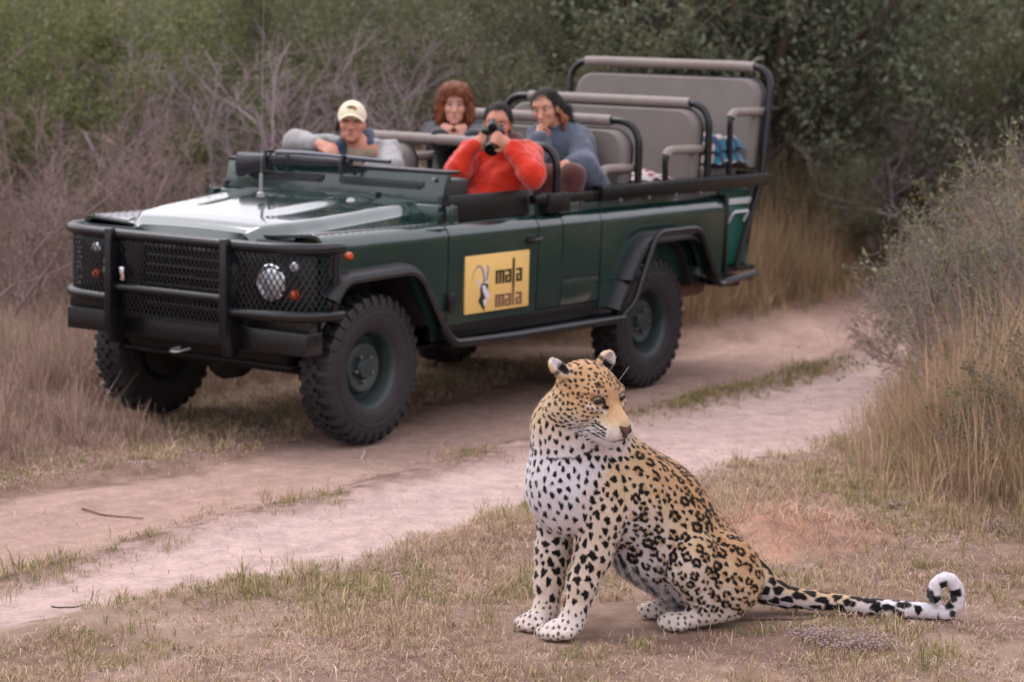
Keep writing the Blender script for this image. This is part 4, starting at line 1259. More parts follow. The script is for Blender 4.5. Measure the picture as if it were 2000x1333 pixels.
# ------------------------------------------------------------------ man in the red fleece with the camera
def photographer():
    hc = veh_at(972, 243, x=-1.58)
    p = Person((-1.62, hc.y, .99), 'man in a bright red fleece holding a black camera to his face', srgb(190, 130, 108), .98)
    fw = (to_viewer(hc) + Vv((0, -.08, -.16))).normalized()
    shL = veh_at(1028, 306, x=-1.62); shR = veh_at(918, 305, x=-1.56)
    nb = (shL + shR) / 2 + Vv((-.02, 0, .055))
    p.head(hc, fw, (0, .05, 1), nb)
    elL = veh_at(1040, 343, x=-1.42); elR = veh_at(893, 335, x=-1.30)
    wrL = veh_at(996, 286, x=-1.40); wrR = veh_at(926, 287, x=-1.34)
    pelvis = Vv((-1.44, (shL.y + shR.y) / 2 - .02, 1.08)); chest = (shL + shR) / 2 + Vv((-.02, 0, -.13))
    S = p.S
    S.chain([pelvis, chest, nb + Vv((-.01, 0, -.04))], [.12, .118, .055], .03, 'torso'); S.cone(shL, shR, .05, .05, .03, 'torso')
    S.chain([shL, elL, wrL], [.055, .043, .030], .03, 'arm'); S.chain([shR, elR, wrR], [.055, .043, .030], .03, 'arm')
    lens = veh_at(961, 284, x=-1.36); camc = veh_at(962, 262, x=-1.44)
    tv = to_viewer(lens)
    hL = veh_at(974, 272, x=-1.36); hR = veh_at(943, 272, x=-1.38)
    p.hand(wrL, (hL - wrL), Vv((tv.x, tv.y, .3)), 1, .75, 1.02)
    p.hand(wrR, (hR - wrR), Vv((tv.x, tv.y - .2, .2)), -1, .7, 1.02)
    kn = [Vv((-1.05, pelvis.y - .15, 1.06)), Vv((-1.05, pelvis.y + .12, 1.06))]; an = [Vv((-.98, pelvis.y - .15, .72)), Vv((-.98, pelvis.y + .10, .72))]
    legs(p, pelvis, kn, an)
    def stub(L, C):
        w = (np.clip(1.25 - np.linalg.norm((L - np.array([.055, 0, -.075])) / np.array([.06, .058, .045]), axis=1), 0, 1) * .35)[:, None]
        return C + (np.array(srgb(112, 84, 76)) - C) * w
    o = p.finish(tint=stub)
    trousers(p, pelvis, kn, an, cloth_mat('dark trousers', srgb(52, 52, 60)))
    fl = Solid()
    fl.chain([pelvis, chest + Vv((0, 0, -.02)), nb + Vv((0, 0, -.035))], [.168, .166, .085], .05); fl.cone(shL + Vv((0, -.05, -.08)), pelvis + Vv((0, .05, .05)), .09, .12, .05); fl.cone(shR + Vv((0, .05, -.08)), pelvis + Vv((0, -.05, .05)), .09, .12, .05)
    fl.chain([shL, elL, wrL.lerp(elL, .06)], [.084, .074, .046], .025); fl.chain([shR, elR, wrR.lerp(elR, .06)], [.082, .068, .046], .025)
    fl.cone(shL + Vv((0, 0, .012)), shR + Vv((0, 0, .012)), .080, .080, .04)
    p.solid_part('fleece', fl, cloth_mat('red fleece', srgb(198, 46, 24), rough=1.0, sheen=.4, bump=.5, bscale=70), .008, .017, 10, 7)
    hd = Solid(); HMn = p.HM
    hd.chain([nb + HMn @ Vv((-.06, .085, .015)), nb + HMn @ Vv((-.085, .02, .045)), nb + HMn @ Vv((-.075, -.06, .03))], [.045, .048, .04], .03); hd.cone(nb + HMn @ Vv((-.04, .098, .05)), nb + HMn @ Vv((-.02, .10, -.01)), .034, .04, .03)
    p.solid_part('hood', hd, cloth_mat('brown hood', srgb(112, 88, 82)), .008, .006, 16, 9)
    hr = Solid(); W = p.HW; k = p.hs
    hr.ell(W(-.020, 0, .044), (.100 * k, .082 * k, .089 * k), .01, p.HM); hr.ell(W(-.05, 0, .0), (.068 * k, .084 * k, .070 * k), .02, p.HM)
    hr.ell(W(.135, 0, -.015), (.10 * k, .080 * k, .092 * k), .012, p.HM, '', True)
    ho = p.solid_part('hair', hr, mat('hair near black', srgb(26, 20, 21), .55, bump=.6, bscale=120, var=.2, vscale=60), .005, .003, 45, 3)
    p.strands(ho, 5000, .022, .0009, [(28, 21, 22), (40, 31, 30), (20, 16, 17)], 2)
    # the camera he holds
    co = empty('camera', VM @ camc); co.rotation_euler = (VROLL, 0, VYAW); tag(co, 'black camera with a zoom lens held by the man in red', 'camera')
    bl = mat('camera black', srgb(22, 22, 25), .42, bump=.2, bscale=200)
    M = frame((lens - camc).normalized())
    def loc(mb): mb.v = [tuple(M @ Vv(q)) for q in mb.v]; return mb
    mb = MB(); mb.box((0, 0, 0), (.055, .135, .085)); loc(mb).build('body', bl, co, .012, 3)
    mb = MB(); mb.box((.005, 0, .058), (.050, .055, .040)); loc(mb).build('viewfinder', bl, co, .010, 2)
    mb = MB(); mb.lathe([(.034, .02), (.037, .03), (.037, .075), (.033, .08), (.033, .10), (.040, .115), (.043, .125), (.043, .150), (.038, .152)], 24, 'x', (0, 0, -.008)); lo = loc(mb).build('lens', bl, co)
    mb = MB(); mb.lathe([(.0001, .146), (.02, .144), (.037, .139)], 24, 'x', (0, 0, -.008)); loc(mb).build('front_glass', mat('lens glass', (.004, .006, .008), .04, coat=1.0), lo)
    mb = MB(); mb.lathe([(.0001, .052), (.016, .050), (.018, .035), (.018, .0)], 14, 'x', (.0, .0, .092)); loc(mb).build('flash_hood', bl, co)
photographer()
# ------------------------------------------------------------------ auburn-haired woman resting her chin on her fists
def chin_rester():
    hc = veh_at(888, 208, x=-2.06)
    p = Person((-2.30, hc.y, 1.15), 'woman with auburn bobbed hair resting her chin on both fists', srgb(214, 158, 138), .98)
    fw = (to_viewer(hc) + Vv((0, 0, -.02))).normalized()
    shL = veh_at(938, 262, x=-2.16); shR = veh_at(846, 262, x=-2.12)
    nb = (shL + shR) / 2 + Vv((-.02, 0, .045))
    p.head(hc, fw, (0, .02, 1), nb, True)
    HMn = p.HM
    fistL = p.HW(.085, .045, -.155); fistR = p.HW(.085, -.045, -.155)
    elL = veh_at(925, 275, x=-1.80); elR = veh_at(858, 275, x=-1.79)
    wrL = p.HW(.095, .066, -.215); wrR = p.HW(.095, -.066, -.215)
    pelvis = Vv((-2.40, hc.y, 1.24)); chest = (shL + shR) / 2 + Vv((-.05, 0, -.13))
    S = p.S
    S.chain([pelvis, chest, nb + Vv((0, 0, -.03))], [.13, .13, .06], .05, 'torso'); S.cone(shL, shR, .055, .055, .05, 'torso')
    S.chain([shL, elL, wrL], [.05, .038, .028], .02, 'arm'); S.chain([shR, elR, wrR], [.05, .038, .028], .02, 'arm')
    up_ = HMn @ Vv((0, 0, 1))
    p.hand(wrL, up_ + HMn @ Vv((-.05, -.22, 0)), HMn @ Vv((1, .4, 0)), 1, 1.0, 1.0); p.hand(wrR, up_ + HMn @ Vv((-.05, .22, 0)), HMn @ Vv((1, -.4, 0)), -1, 1.0, 1.0)
    kn = [Vv((-1.95, pelvis.y - .1, 1.20)), Vv((-1.95, pelvis.y + .1, 1.20))]; an = [Vv((-1.92, pelvis.y - .1, .78)), Vv((-1.92, pelvis.y + .1, .78))]
    legs(p, pelvis, kn, an); p.finish()
    trousers(p, pelvis, kn, an, cloth_mat('black trousers', srgb(34, 34, 38)))
    jk = Solid()
    jk.chain([pelvis, chest, nb + Vv((0, 0, -.03))], [.16, .16, .080], .05); jk.chain([shL, elL, wrL.lerp(elL, .35)], [.075, .062, .046], .03); jk.chain([shR, elR, wrR.lerp(elR, .35)], [.075, .062, .046], .03)
    jk.cone(shL, shR, .072, .072, .04); jk.cone(nb + HMn @ Vv((-.03, .05, .03)), nb + HMn @ Vv((-.03, -.05, .03)), .048, .048, .03)
    p.solid_part('jacket', jk, cloth_mat('black jacket', srgb(25, 26, 34)), .009, .008, 10, 12)
    hr = Solid(); W = p.HW; k = p.hs
    hr.ell(W(-.018, 0, .060), (.122 * k, .110 * k, .100 * k), .02, p.HM); hr.ell(W(-.045, 0, -.02), (.090 * k, .108 * k, .100 * k), .03, p.HM)
    for s in (-1, 1): hr.ell(W(.012, s * .088, -.030), (.048 * k, .030 * k, .088 * k), .02, p.HM)
    hr.ell(W(.062, 0, .100), (.052 * k, .075 * k, .036 * k), .02, p.HM)
    hr.ell(W(.125, 0, -.012), (.088 * k, .066 * k, .104 * k), .012, p.HM, '', True)
    def htint(V):
        c = np.array(srgb(118, 60, 36)); n_ = noise3(V * np.array([1, 1, .35]), 60, 4)
        top = np.clip((V[:, 2] - hc.z) / .12, 0, 1)
        return c[None] * (1 + .35 * n_)[:, None] + np.array(srgb(150, 92, 52))[None] * (.25 * np.clip(n_, 0, 1))[:, None]
    ho = p.solid_part('hair', hr, mat('auburn hair', (1, 1, 1), .5, vcol='tint', bump=.7, bscale=110, sheen=.2), .005, .006, 40, 5, tint=htint)
    p.strands(ho, 9000, .05, .0010, [(118, 60, 36), (146, 84, 48), (92, 46, 30), (168, 104, 62)], 3)
chin_rester()
# ------------------------------------------------------------------ dark-haired girl in a blue shawl looking down
def shawl_girl():
    hc = veh_at(1066, 212, x=-2.26)
    p = Person((-2.45, hc.y, 1.15), 'dark-haired woman wrapped in a blue-grey shawl, looking down', srgb(206, 150, 126), .97)
    tv = to_viewer(hc)
    fw = (tv + Vv((.1, -.34, -.28))).normalized()
    shL = veh_at(1128, 270, x=-2.42); shR = veh_at(1055, 268, x=-2.30)
    nb = (shL + shR) / 2 + Vv((-.01, .0, .055))
    p.head(hc, fw, (0, -.12, 1), nb, True)
    HMn = p.HM
    elR = veh_at(1048, 300, x=-2.05); wrR = veh_at(1052, 268, x=-2.08)
    elL = veh_at(1140, 330, x=-2.22); wrL = veh_at(1105, 322, x=-2.08)
    pelvis = Vv((-2.36, shL.y * .5 + shR.y * .5, 1.24)); chest = (shL + shR) / 2 + Vv((-.04, 0, -.13))
    S = p.S
    S.chain([pelvis, chest, nb + Vv((0, 0, -.03))], [.12, .12, .055], .05, 'torso'); S.cone(shL, shR, .05, .05, .05, 'torso')
    S.chain([shL, elL, wrL], [.048, .036, .027], .02, 'arm'); S.chain([shR, elR, wrR], [.048, .036, .027], .02, 'arm')
    p.hand(wrR, p.HW(.075, .0, -.125) - wrR, HMn @ Vv((.8, -.5, -.2)), -1, 1.0, .92); p.hand(wrL, Vv((.4, -.6, -.2)), Vv((.3, .2, .9)), 1, .6, .92)
    kn = [veh_at(1065, 345, x=-2.0), veh_at(1118, 343, x=-2.05)]; an = [Vv((-1.95, kn[0].y, .76)), Vv((-1.97, kn[1].y, .76))]
    legs(p, pelvis, kn, an, (.085, .06, .042)); p.finish()
    trousers(p, pelvis, kn, an, cloth_mat('maroon brown trousers', srgb(84, 50, 46)))
    shm = cloth_mat('blue grey shawl', srgb(82, 89, 104), bump=.6, bscale=60, var=.16)
    sw = Solid()
    sw.chain([pelvis + Vv((-.02, .02, .02)), chest, nb + Vv((-.01, 0, -.02))], [.19, .165, .085], .06); sw.chain([shL, elL, wrL.lerp(elL, .3)], [.080, .075, .055], .05); sw.chain([shR, elR, wrR.lerp(elR, .1)], [.068, .060, .050], .04)
    sw.cone(shL, shR, .072, .07, .05); sw.cone(elL, elL + Vv((-.10, .02, -.13)), .085, .10, .06); sw.cone(shL + Vv((-.02, 0, -.05)), pelvis + Vv((-.05, .14, .05)), .09, .12, .06)
    p.solid_part('shawl', sw, shm, .009, .013, 9, 15)
    mb = Solid(); mb.chain([nb + HMn @ Vv((.03, -.075, .01)), nb + HMn @ Vv((.075, -.085, -.06)), nb + HMn @ Vv((.085, -.075, -.12))], [.014, .013, .010], .01)
    p.solid_part('shawl_edge', mb, cloth_mat('pale edging', srgb(186, 184, 158)), .006)
    hr = Solid(); W = p.HW; k = p.hs
    hr.ell(W(-.022, 0, .044), (.100 * k, .083 * k, .088 * k), .01, p.HM); hr.ell(W(-.055, 0, .0), (.066 * k, .084 * k, .075 * k), .02, p.HM)
    hr.ell(W(.130, 0, -.018), (.092 * k, .082 * k, .096 * k), .012, p.HM, '', True)
    hr.chain([W(-.085, .03, .0), W(-.115, .07, -.05), W(-.08, .105, -.115)], [.05, .036, .026], .03)
    ho = p.solid_part('hair', hr, mat('hair dark brown', srgb(32, 24, 24), .5, bump=.7, bscale=110, var=.25, vscale=50), .005, .004, 45, 6)
    p.strands(ho, 8000, .05, .0009, [(34, 25, 25), (48, 36, 34), (26, 20, 21)], 4)
    sc = Solid(); sc.chain([W(-.015, .080, -.035), W(-.02, .098, -.085), W(.0, .088, -.135)], [.017, .023, .018], .02)
    def stint(V):
        n_ = noise3(V, 42, 3); a = np.array(srgb(140, 76, 34)); b = np.array(srgb(70, 34, 26))
        return np.where((n_ > 0)[:, None], a, b)
    p.solid_part('hair_scarf', sc, mat('orange scarf', (1, 1, 1), .8, vcol='tint', sheen=.2), .005, .006, 30, 8, tint=stint)
shawl_girl()
# ================================================================== the leopard
def build_leopard():
    Y0 = 8.50
    PX = Y0 / CAM_F                       # one photo pixel in metres at the leopard
    S = Solid()
    A = lambda u, v, d: at(u, v, Y0 + d)
    def el(u, v, d, ru, rv, rd, k=0.03, tg='', ang=0.0, yaw=0.0, cut=False):
        rot = Matrix.Rotation(R(yaw), 4, 'Z') @ Matrix.Rotation(R(ang), 4, 'Y')
        S.ell(A(u, v, d), (ru * PX, rd * PX, rv * PX), k, rot, tg, cut)
    def cn(a, b, ra, rb, k=0.03, tg=''):
        S.cone(A(*a), A(*b), ra * PX, rb * PX, k, tg)
    # trunk (ang tilts the long axis down to the right)
    el(1118, 955, .12, 92, 98, 80, .05, 'chest')
    el(1205, 960, .17, 110, 112, 88, .06, 'torso', 45, -18)
    el(1278, 1008, .24, 138, 116, 92, .07, 'torso', 50, -20)
    el(1350, 1075, .30, 122, 98, 92, .07, 'torso', 52, -18)
    el(1405, 1120, .36, 88, 82, 98, .05, 'rump', 50)
    cn((1255, 1080, .25), (1330, 1140, .31), 62, 48, .06, 'belly')
    # neck
    cn((1121, 925, .135), (1124, 838, .135), 92, 86, .045, 'neck')
    cn((1124, 838, .135), (1142, 788, .115), 86, 68, .03, 'neck')
    cn((1180, 905, .16), (1160, 820, .12), 70, 60, .05, 'neck')
    # near foreleg
    el(1178, 985, .035, 48, 86, 34, .022, 'shoulder', 12)
    cn((1180, 1010, .05), (1161, 1082, .05), 44, 36, .025, 'foreleg')
    cn((1160, 1078, .05), (1138, 1140, .03), 36, 29, .03, 'foreleg')
    cn((1138, 1140, .03), (1122, 1200, .015), 29, 25, .03, 'foreleg')
    cn((1122, 1203, .01), (1112, 1222, .0), 26, 26, .02, 'paw')
    el(1100, 1226, -.01, 40, 20, 27, .012, 'paw', -6)
    for (u, v, d) in ((1062, 1233, -.005), (1072, 1238, -.028), (1090, 1240, -.045), (1110, 1238, -.05)):
        el(u, v, d, 17, 12.5, 14, .008, 'paw', -10, 35)
    # far foreleg
    el(1085, 975, .19, 40, 84, 34, .03, 'shoulder', 4)
    cn((1088, 1015, .20), (1080, 1080, .20), 40, 35, .025, 'foreleg')
    cn((1080, 1080, .20), (1072, 1135, .185), 34, 29, .03, 'foreleg')
    cn((1072, 1135, .185), (1067, 1186, .165), 29, 24, .03, 'foreleg')
    cn((1066, 1188, .16), (1058, 1205, .15), 25, 25, .02, 'paw')
    el(1047, 1210, .14, 35, 19, 26, .012, 'paw', -6)
    for (u, v, d) in ((1017, 1216, .145), (1024, 1221, .122), (1038, 1224, .105), (1055, 1222, .10)):
        el(u, v, d, 15, 12, 13, .008, 'paw', -10, 35)
    # near hind leg
    el(1404, 1118, .175, 96, 84, 56, .016, 'haunch', 38, -12)
    el(1350, 1092, .105, 54, 62, 40, .013, 'haunch', 15)
    cn((1340, 1110, .105), (1375, 1172, .15), 44, 34, .02, 'haunch')
    cn((1430, 1188, .17), (1350, 1207, .135), 26, 21, .02, 'hindfoot')
    el(1325, 1212, .13, 40, 17, 24, .012, 'paw', 4)
    for (u, v, d) in ((1297, 1214, .145), (1300, 1219, .122), (1314, 1222, .108), (1332, 1222, .10)):
        el(u, v, d, 15, 11.5, 13, .008, 'paw', -8, 30)
    # far hind leg
    el(1372, 1110, .47, 88, 76, 46, .035, 'haunch', 38, -12)
    el(1325, 1110, .40, 48, 52, 36, .03, 'haunch', 15)
    cn((1395, 1178, .40), (1310, 1186, .33), 24, 20, .02, 'hindfoot')
    el(1282, 1190, .32, 36, 17, 23, .012, 'paw', 4)
    for (u, v, d) in ((1256, 1190, .335), (1262, 1196, .315), (1276, 1199, .305)):
        el(u, v, d, 14, 11, 12, .008, 'paw', -8, 30)
    # tail lying on the ground with its tip curled up
    tail = [(1455, 1118, .40, 48), (1497, 1150, .41, 33), (1535, 1166, .41, 24), (1590, 1173, .40, 19.5), (1650, 1180, .385, 18), (1710, 1186, .37, 17), (1765, 1191, .345, 16.5), (1805, 1193, .335, 16)]
    for k in range(13):
        a_ = R(-95 + 26 * k)
        tail.append((1846 + 25.5 * math.cos(a_) * (1 - .012 * k), 1166 - 33 * math.sin(a_) * (1 - .02 * k) - (6 if k > 6 else k), .33 - .002 * k, 16 if k < 3 else (14.5 if k < 12 else 10)))
    for a, b in zip(tail[:-1], tail[1:]):
        cn(a[:3], b[:3], a[3], b[3], .008 if a[0] < 1790 else .002, 'tail' if a[0] < 1755 else 'tailtip')
    # head, in its own frame: x forward, y left, z up
    hc = A(1147, 772, .02)
    f = Vector((.63, -.71, -.26)).normalized()
    up = Vector((-.03, 0, 1)); up = (up - f * up.dot(f)).normalized()
    lf = up.cross(f)
    HM = Matrix((f, lf, up)).transposed()
    HS = 1.19
    W = lambda x, y, z: hc + HM @ Vector((x, y, z)) * HS
    def he(x, y, z, rx, ry, rz, k=.02, tg='head', cut=False, rot=None):
        S.ell(W(x, y, z), (rx * HS, ry * HS, rz * HS), k, HM if rot is None else HM @ rot.to_3x3(), tg, cut)
    def hn(a, b, ra, rb, k=.02, tg='head'):
        S.cone(W(*a), W(*b), ra * HS, rb * HS, k, tg)
    he(-.005, 0, .018, .102, .081, .083, .03)
    he(.045, 0, .030, .060, .058, .048, .03)
    for s in (-1, 1):
        he(.030, s * .058, -.022, .066, .042, .052, .03)
        he(-.030, s * .054, -.052, .070, .046, .052, .03)
        he(.068, s * .043, .046, .026, .024, .013, .015)            # brow
        he(.078, s * .052, .004, .030, .020, .015, .015)            # cheek bone
        hn((.095, s * .022, -.050), (.150, s * .025, -.055), .034, .0285, .012)   # whisker pad
    hn((.055, 0, .020), (.155, 0, -.026), .036, .025, .02)          # nose bridge
    hn((.055, 0, -.030), (.140, 0, -.048), .050, .034, .02)         # muzzle
    hn((.03, 0, -.070), (.128, 0, -.086), .050, .029, .018)         # lower jaw
    he(.140, 0, -.090, .019, .021, .015, .010)                      # chin
    for s in (-1, 1):
        he(.099, s * .047, .024, .020, .020, .0125, .010, cut=True)  # eye sockets
        he(.152, s * .020, -.078, .030, .016, .003, .004, cut=True)  # lip line
    # ears: cupped discs turned outward
    ear_cuts = []
    def ear(s, base, tip, face):
        b, t, n = Vector(base), Vector(tip), Vector(face).normalized()
        z = (t - b).normalized(); n = (n - z * n.dot(z)).normalized(); y = z.cross(n)
        rot = Matrix((n, y, z)).transposed().to_4x4()
        c = b.lerp(t, .45); L = (t - b).length
        he(*c, .020, .032, L * .58, .012, 'ear', rot=rot)
        cc = c + n * .0155 + z * .006; ear_cuts.append((W(*cc), (.024 * HS, .0235 * HS, L * .48 * HS), HM @ rot.to_3x3()))
        he(*cc, .024, .0235, L * .48, .008, 'ear', cut=True, rot=rot)
    ear(1, (-.020, .058, .066), (-.016, .088, .122), (.75, .10, .15))
    ear(-1, (-.030, -.070, .056), (-.068, -.108, .098), (.55, .25, .75))

    V, F = S.mesh_arrays(h=0.0070)
    V = laplacian(V, F, 2, .5)
    for _ in range(2):                                               # settle back on the surface
        d = S.eval(V); N = vnormals(V, F); V = V - N * np.clip(d, -.004, .004)[:, None] * .7
    V, F = subdivide(V, F)
    V = laplacian(V, F, 2, .5)
    V[:, 2] = np.maximum(V[:, 2], 0.002)
    N = vnormals(V, F)
    nv = len(V)
    tags, ds = S.regions(V)
    reg = np.array(tags)[ds.argmin(0)]
    isr = lambda *t: np.isin(reg, t)
    # ---- photo-plane coordinates of each vertex, used only to say where on the body it sits
    c, s_ = _cp, _sp
    Pz = V - np.array([0, 0, CAM_H])
    dep = Pz[:, 1] * c - Pz[:, 2] * s_
    U = 1000 + CAM_F * Pz[:, 0] / dep
    VV = 666.5 - CAM_F * (Pz[:, 1] * s_ + Pz[:, 2] * c) / dep
    L = (V - np.array(hc)) @ np.array(HM) / HS                        # head frame
    ss = lambda a, b, x: np.clip((x - a) / (b - a), 0, 1) ** 2 * (3 - 2 * np.clip((x - a) / (b - a), 0, 1))
    # ---- coat colour
    white = np.array(srgb(226, 220, 226)); cream = np.array(srgb(212, 186, 154)); tan = np.array(srgb(188, 142, 96)); rust = np.array(srgb(186, 126, 66))
    dors = ((U - 1270) - (VV - 1000)) / 1.414                         # along the back-to-belly direction of the trunk
    t = ss(-85, 125, dors)
    t = np.where(isr('rump', 'haunch'), ss(-70, 120, ((U - 1380) - (VV - 1110)) / 1.414) * .8 + .2, t)
    t = np.where(isr('foreleg'), .34, t)
    t = np.where(isr('shoulder'), np.clip(t * .6 + .38, 0, 1), t)
    t = np.where(isr('paw', 'hindfoot'), .22, t)
    t = np.where(isr('belly'), np.minimum(t, .1), t)
    t = np.where(isr('neck'), ss(.62, .78, V[:, 2]) * .6, t)
    t = np.where(isr('chest'), .12, t)
    t = np.where(isr('tail'), ss(-.4, .8, N[:, 2]) * .75 * (1 - ss(1600, 1760, U)), t)
    t = np.where(isr('tailtip'), 0, t)
    # white bib on chest and throat
    bib = np.exp(-(((U - 1075) / 62) ** 2 + ((VV - 955) / 95) ** 2)) * isr('chest', 'neck', 'foreleg', 'shoulder', 'torso')
    hd = isr('head')
    th = ss(-.075, .02, L[:, 2]) * .9
    th = np.where(L[:, 0] > .10, np.maximum(th, ss(-.05, -.015, L[:, 2]) * .75), th)
    th = np.where(L[:, 0] < .015, np.maximum(th, .55 - .25 * ss(-.03, -.10, L[:, 2])), th)
    t = np.where(hd, th, t)
    t = np.where(isr('ear'), .55, t)
    # blend region steps away
    t = np.clip(t * (1 - bib), 0, 1)
    E = np.concatenate([F[:, [i, (i + 1) % 4]] for i in range(4)]); E = np.concatenate([E, E[:, ::-1]])
    deg = np.bincount(E[:, 0], minlength=nv)
    for _ in range(150):
        t = .4 * t + .6 * np.bincount(E[:, 0], weights=t[E[:, 1]], minlength=nv) / deg
    t = np.clip(t + noise3(V, 28, 3) * .06, 0, 1)
    C = np.where((t < .5)[:, None], white + (cream - white) * (t * 2)[:, None], cream + (tan - cream) * (t * 2 - 1)[:, None])
    C = C * (1 + .05 * noise3(V, 90, 5))[:, None]
    # ---- spots: one rosette or blot per sample, spaced by region
    rng = np.random.RandomState(11)
    spc = {'head': .0195, 'ear': .03, 'neck': .029, 'chest': .032, 'torso': .0405, 'belly': .042, 'rump': .032, 'haunch': .0345, 'shoulder': .031,
           'foreleg': .037, 'paw': .019, 'hindfoot': .021, 'tail': .036, 'tailtip': .05}
    space = np.array([spc[r_] for r_ in reg])
    space = np.where(hd & (L[:, 0] > .045), .0140, space)
    space = np.where(hd & (L[:, 0] < -.02) & (L[:, 2] < .03), .022, space)
    space = np.where(isr('torso') & (dors > 85), .034, space)
    space = np.where(isr('torso') & (U < 1195), .030, space)
    order = rng.permutation(nv)[:70000]
    cell = .025
    grid = {}
    pts = []
    for i in order:
        p = V[i]; sp_ = space[i]
        g = tuple((p // cell).astype(int))
        ok = True
        for a in (-2, -1, 0, 1, 2):
            for b in (-2, -1, 0, 1, 2):
                for d in (-2, -1, 0, 1, 2):
                    for j in grid.get((g[0] + a, g[1] + b, g[2] + d), ()):
                        q = V[j]
                        if (q[0] - p[0]) ** 2 + (q[1] - p[1]) ** 2 + (q[2] - p[2]) ** 2 < sp_ * sp_ * (1 if N[i] @ N[j] > 0 else .3):
                            ok = False; break
                    if not ok: break
                if not ok: break
            if not ok: break
        if ok:
            grid.setdefault(g, []).append(i); pts.append(i)
    kd = kdtree.KDTree(nv)
    for i in range(nv): kd.insert(V[i], i)
    kd.balance()
    black = np.zeros(nv); core = np.zeros(nv)
    def flow(i):
        r_ = reg[i]; n = N[i]
        if r_ in ('foreleg', 'paw', 'shoulder', 'chest', 'neck'): d = np.array([-.15, 0, 1.0])
        elif r_ in ('tail',): d = np.array([1, 0, -.1])
        elif r_ == 'head': d = np.array(f)
        else: d = np.array([.62, .2, -.75])
        d = d - n * (d @ n); l = np.linalg.norm(d)
        d = d / l if l > 1e-3 else np.cross(n, [1, 0, 0])
        return d, np.cross(n, d)
    def blot(c, n, e1, e2, ra, rb, amt=1.0, arr=black, wob=.22, soft=.13):
        rm = max(ra, rb) * 1.5
        ids = [h_[1] for h_ in kd.find_range(c, rm)]
        if not ids: return
        ids = np.array(ids)
        d = V[ids] - c
        ok = N[ids] @ n > .1
        x, y = d @ e1, d @ e2
        ang = np.arctan2(y, x)
        ph = rng.rand(3) * 6.28
        q = np.hypot(x / ra, y / rb) * (1 + wob * np.sin(2 * ang + ph[0]) * .6 + wob * .6 * np.sin(3 * ang + ph[1]) + wob * .4 * np.sin(5 * ang + ph[2]))
        w = np.clip((1 + soft - q) / (2 * soft), 0, 1) * ok * amt
        arr[ids] = np.maximum(arr[ids], w)
    for i in pts:
        r_ = reg[i]; c0 = V[i]; n = N[i]; sp_ = space[i] * (.9 + .25 * rng.rand())
        e1, e2 = flow(i)
        a0 = rng.rand() * 6.28
        if r_ == 'ear': continue
        if r_ == 'head':
            if L[i, 0] > .118 or (L[i, 0] > .098 and abs(L[i, 1]) < .024 and L[i, 2] > -.06): continue   # bare nose bridge
            if L[i, 0] > .07 and L[i, 2] < -.055: continue
            if np.hypot(L[i, 0] - .085, abs(L[i, 1]) - .048) < .02 and abs(L[i, 2] - .024) < .022: continue
            z = sp_ * (.40 if L[i, 0] < .045 else .37)
            blot(c0, n, e1, e2, z * (1 + .35 * rng.rand()), z * .82, .95)
        elif r_ in ('torso', 'rump', 'haunch') and not (r_ == 'torso' and U[i] < 1195) and not (r_ == 'haunch' and U[i] < 1335 and VV[i] < 1100 and False):
            big = sp_ * .445
            if rng.rand() < .12:
                blot(c0, n, e1, e2, big * .6, big * .45)
                continue
            blot(c0, n, e1, e2, big * .95, big * .75, .8, core, .15, .3)
            k = rng.choice([3, 4, 4, 5]); gap = rng.rand() < .7
            for j in range(k):
                if gap and j == 0: 
                    if rng.rand() < .75: continue
                an = a0 + 6.283 * j / k + rng.uniform(-.2, .2)
                q = c0 + (e1 * math.cos(an) * 1.0 + e2 * math.sin(an) * .78) * big * .86
                te = -e1 * math.sin(an) + e2 * math.cos(an) * .8; te /= np.linalg.norm(te); tn = np.cross(n, te)
                zl = big * rng.uniform(.54, .80)
                blot(q, n, te, tn, zl, big * rng.uniform(.38, .50), 1.0)
        elif r_ in ('foreleg', 'shoulder'):
            z = sp_ * .40
            q2 = c0 + e1 * z * .55
            blot(c0, n, e1, e2, z * rng.uniform(.85, 1.25), z * rng.uniform(.65, .85))
            if rng.rand() < .35: blot(c0 + e2 * z * .8 + e1 * z * .3, n, e1, e2, z * .5, z * .5)
        elif r_ == 'chest':
            z = sp_ * rng.uniform(.23, .34); blot(c0, n, e1, e2, z * 1.25, z * .85)
        elif r_ == 'neck':
            z = sp_ * rng.uniform(.25, .37); blot(c0, n, e1, e2, z * 1.15, z * .85)
        elif r_ == 'torso':
            z = sp_ * .41; blot(c0, n, e1, e2, z * rng.uniform(.9, 1.4), z * .78)
        elif r_ == 'belly':
            z = sp_ * .36; blot(c0, n, e1, e2, z * 1.2, z * .85, .95)
        elif r_ in ('paw', 'hindfoot'):
            z = sp_ * .31; blot(c0, n, e1, e2, z * 1.15, z * .8, .9)
        elif r_ == 'tail':
            z = sp_ * .50; blot(c0, n, e1, e2, z * 1.25, z * .8)
            if U[i] < 1640: core[i] = 0
        elif r_ == 'tailtip':
            z = sp_ * .36; blot(c0, n, e1, e2, z * 1.1, z * .8)
    # small flecks fill the bare gaps between rosettes
    for i in rng.permutation(nv)[:16000]:
        r_ = reg[i]
        if r_ not in ('torso', 'haunch', 'rump', 'shoulder', 'foreleg', 'neck', 'belly'): continue
        gap = .0125 if r_ != 'neck' else .015
        ids_ = [h_[1] for h_ in kd.find_range(V[i], gap)]
        if black[ids_].max() > .05: continue
        e1, e2 = flow(i)
        z = rng.uniform(.0055, .0085); blot(V[i], N[i], e1, e2, z * 1.3, z * .9)
    # tail tip: black on the upper inner side of the curl
    cc = np.array(A(1846, 1160, .325))
    tip = isr('tailtip')
    inn = np.linalg.norm(V[:, [0, 2]] - cc[[0, 2]], axis=1)
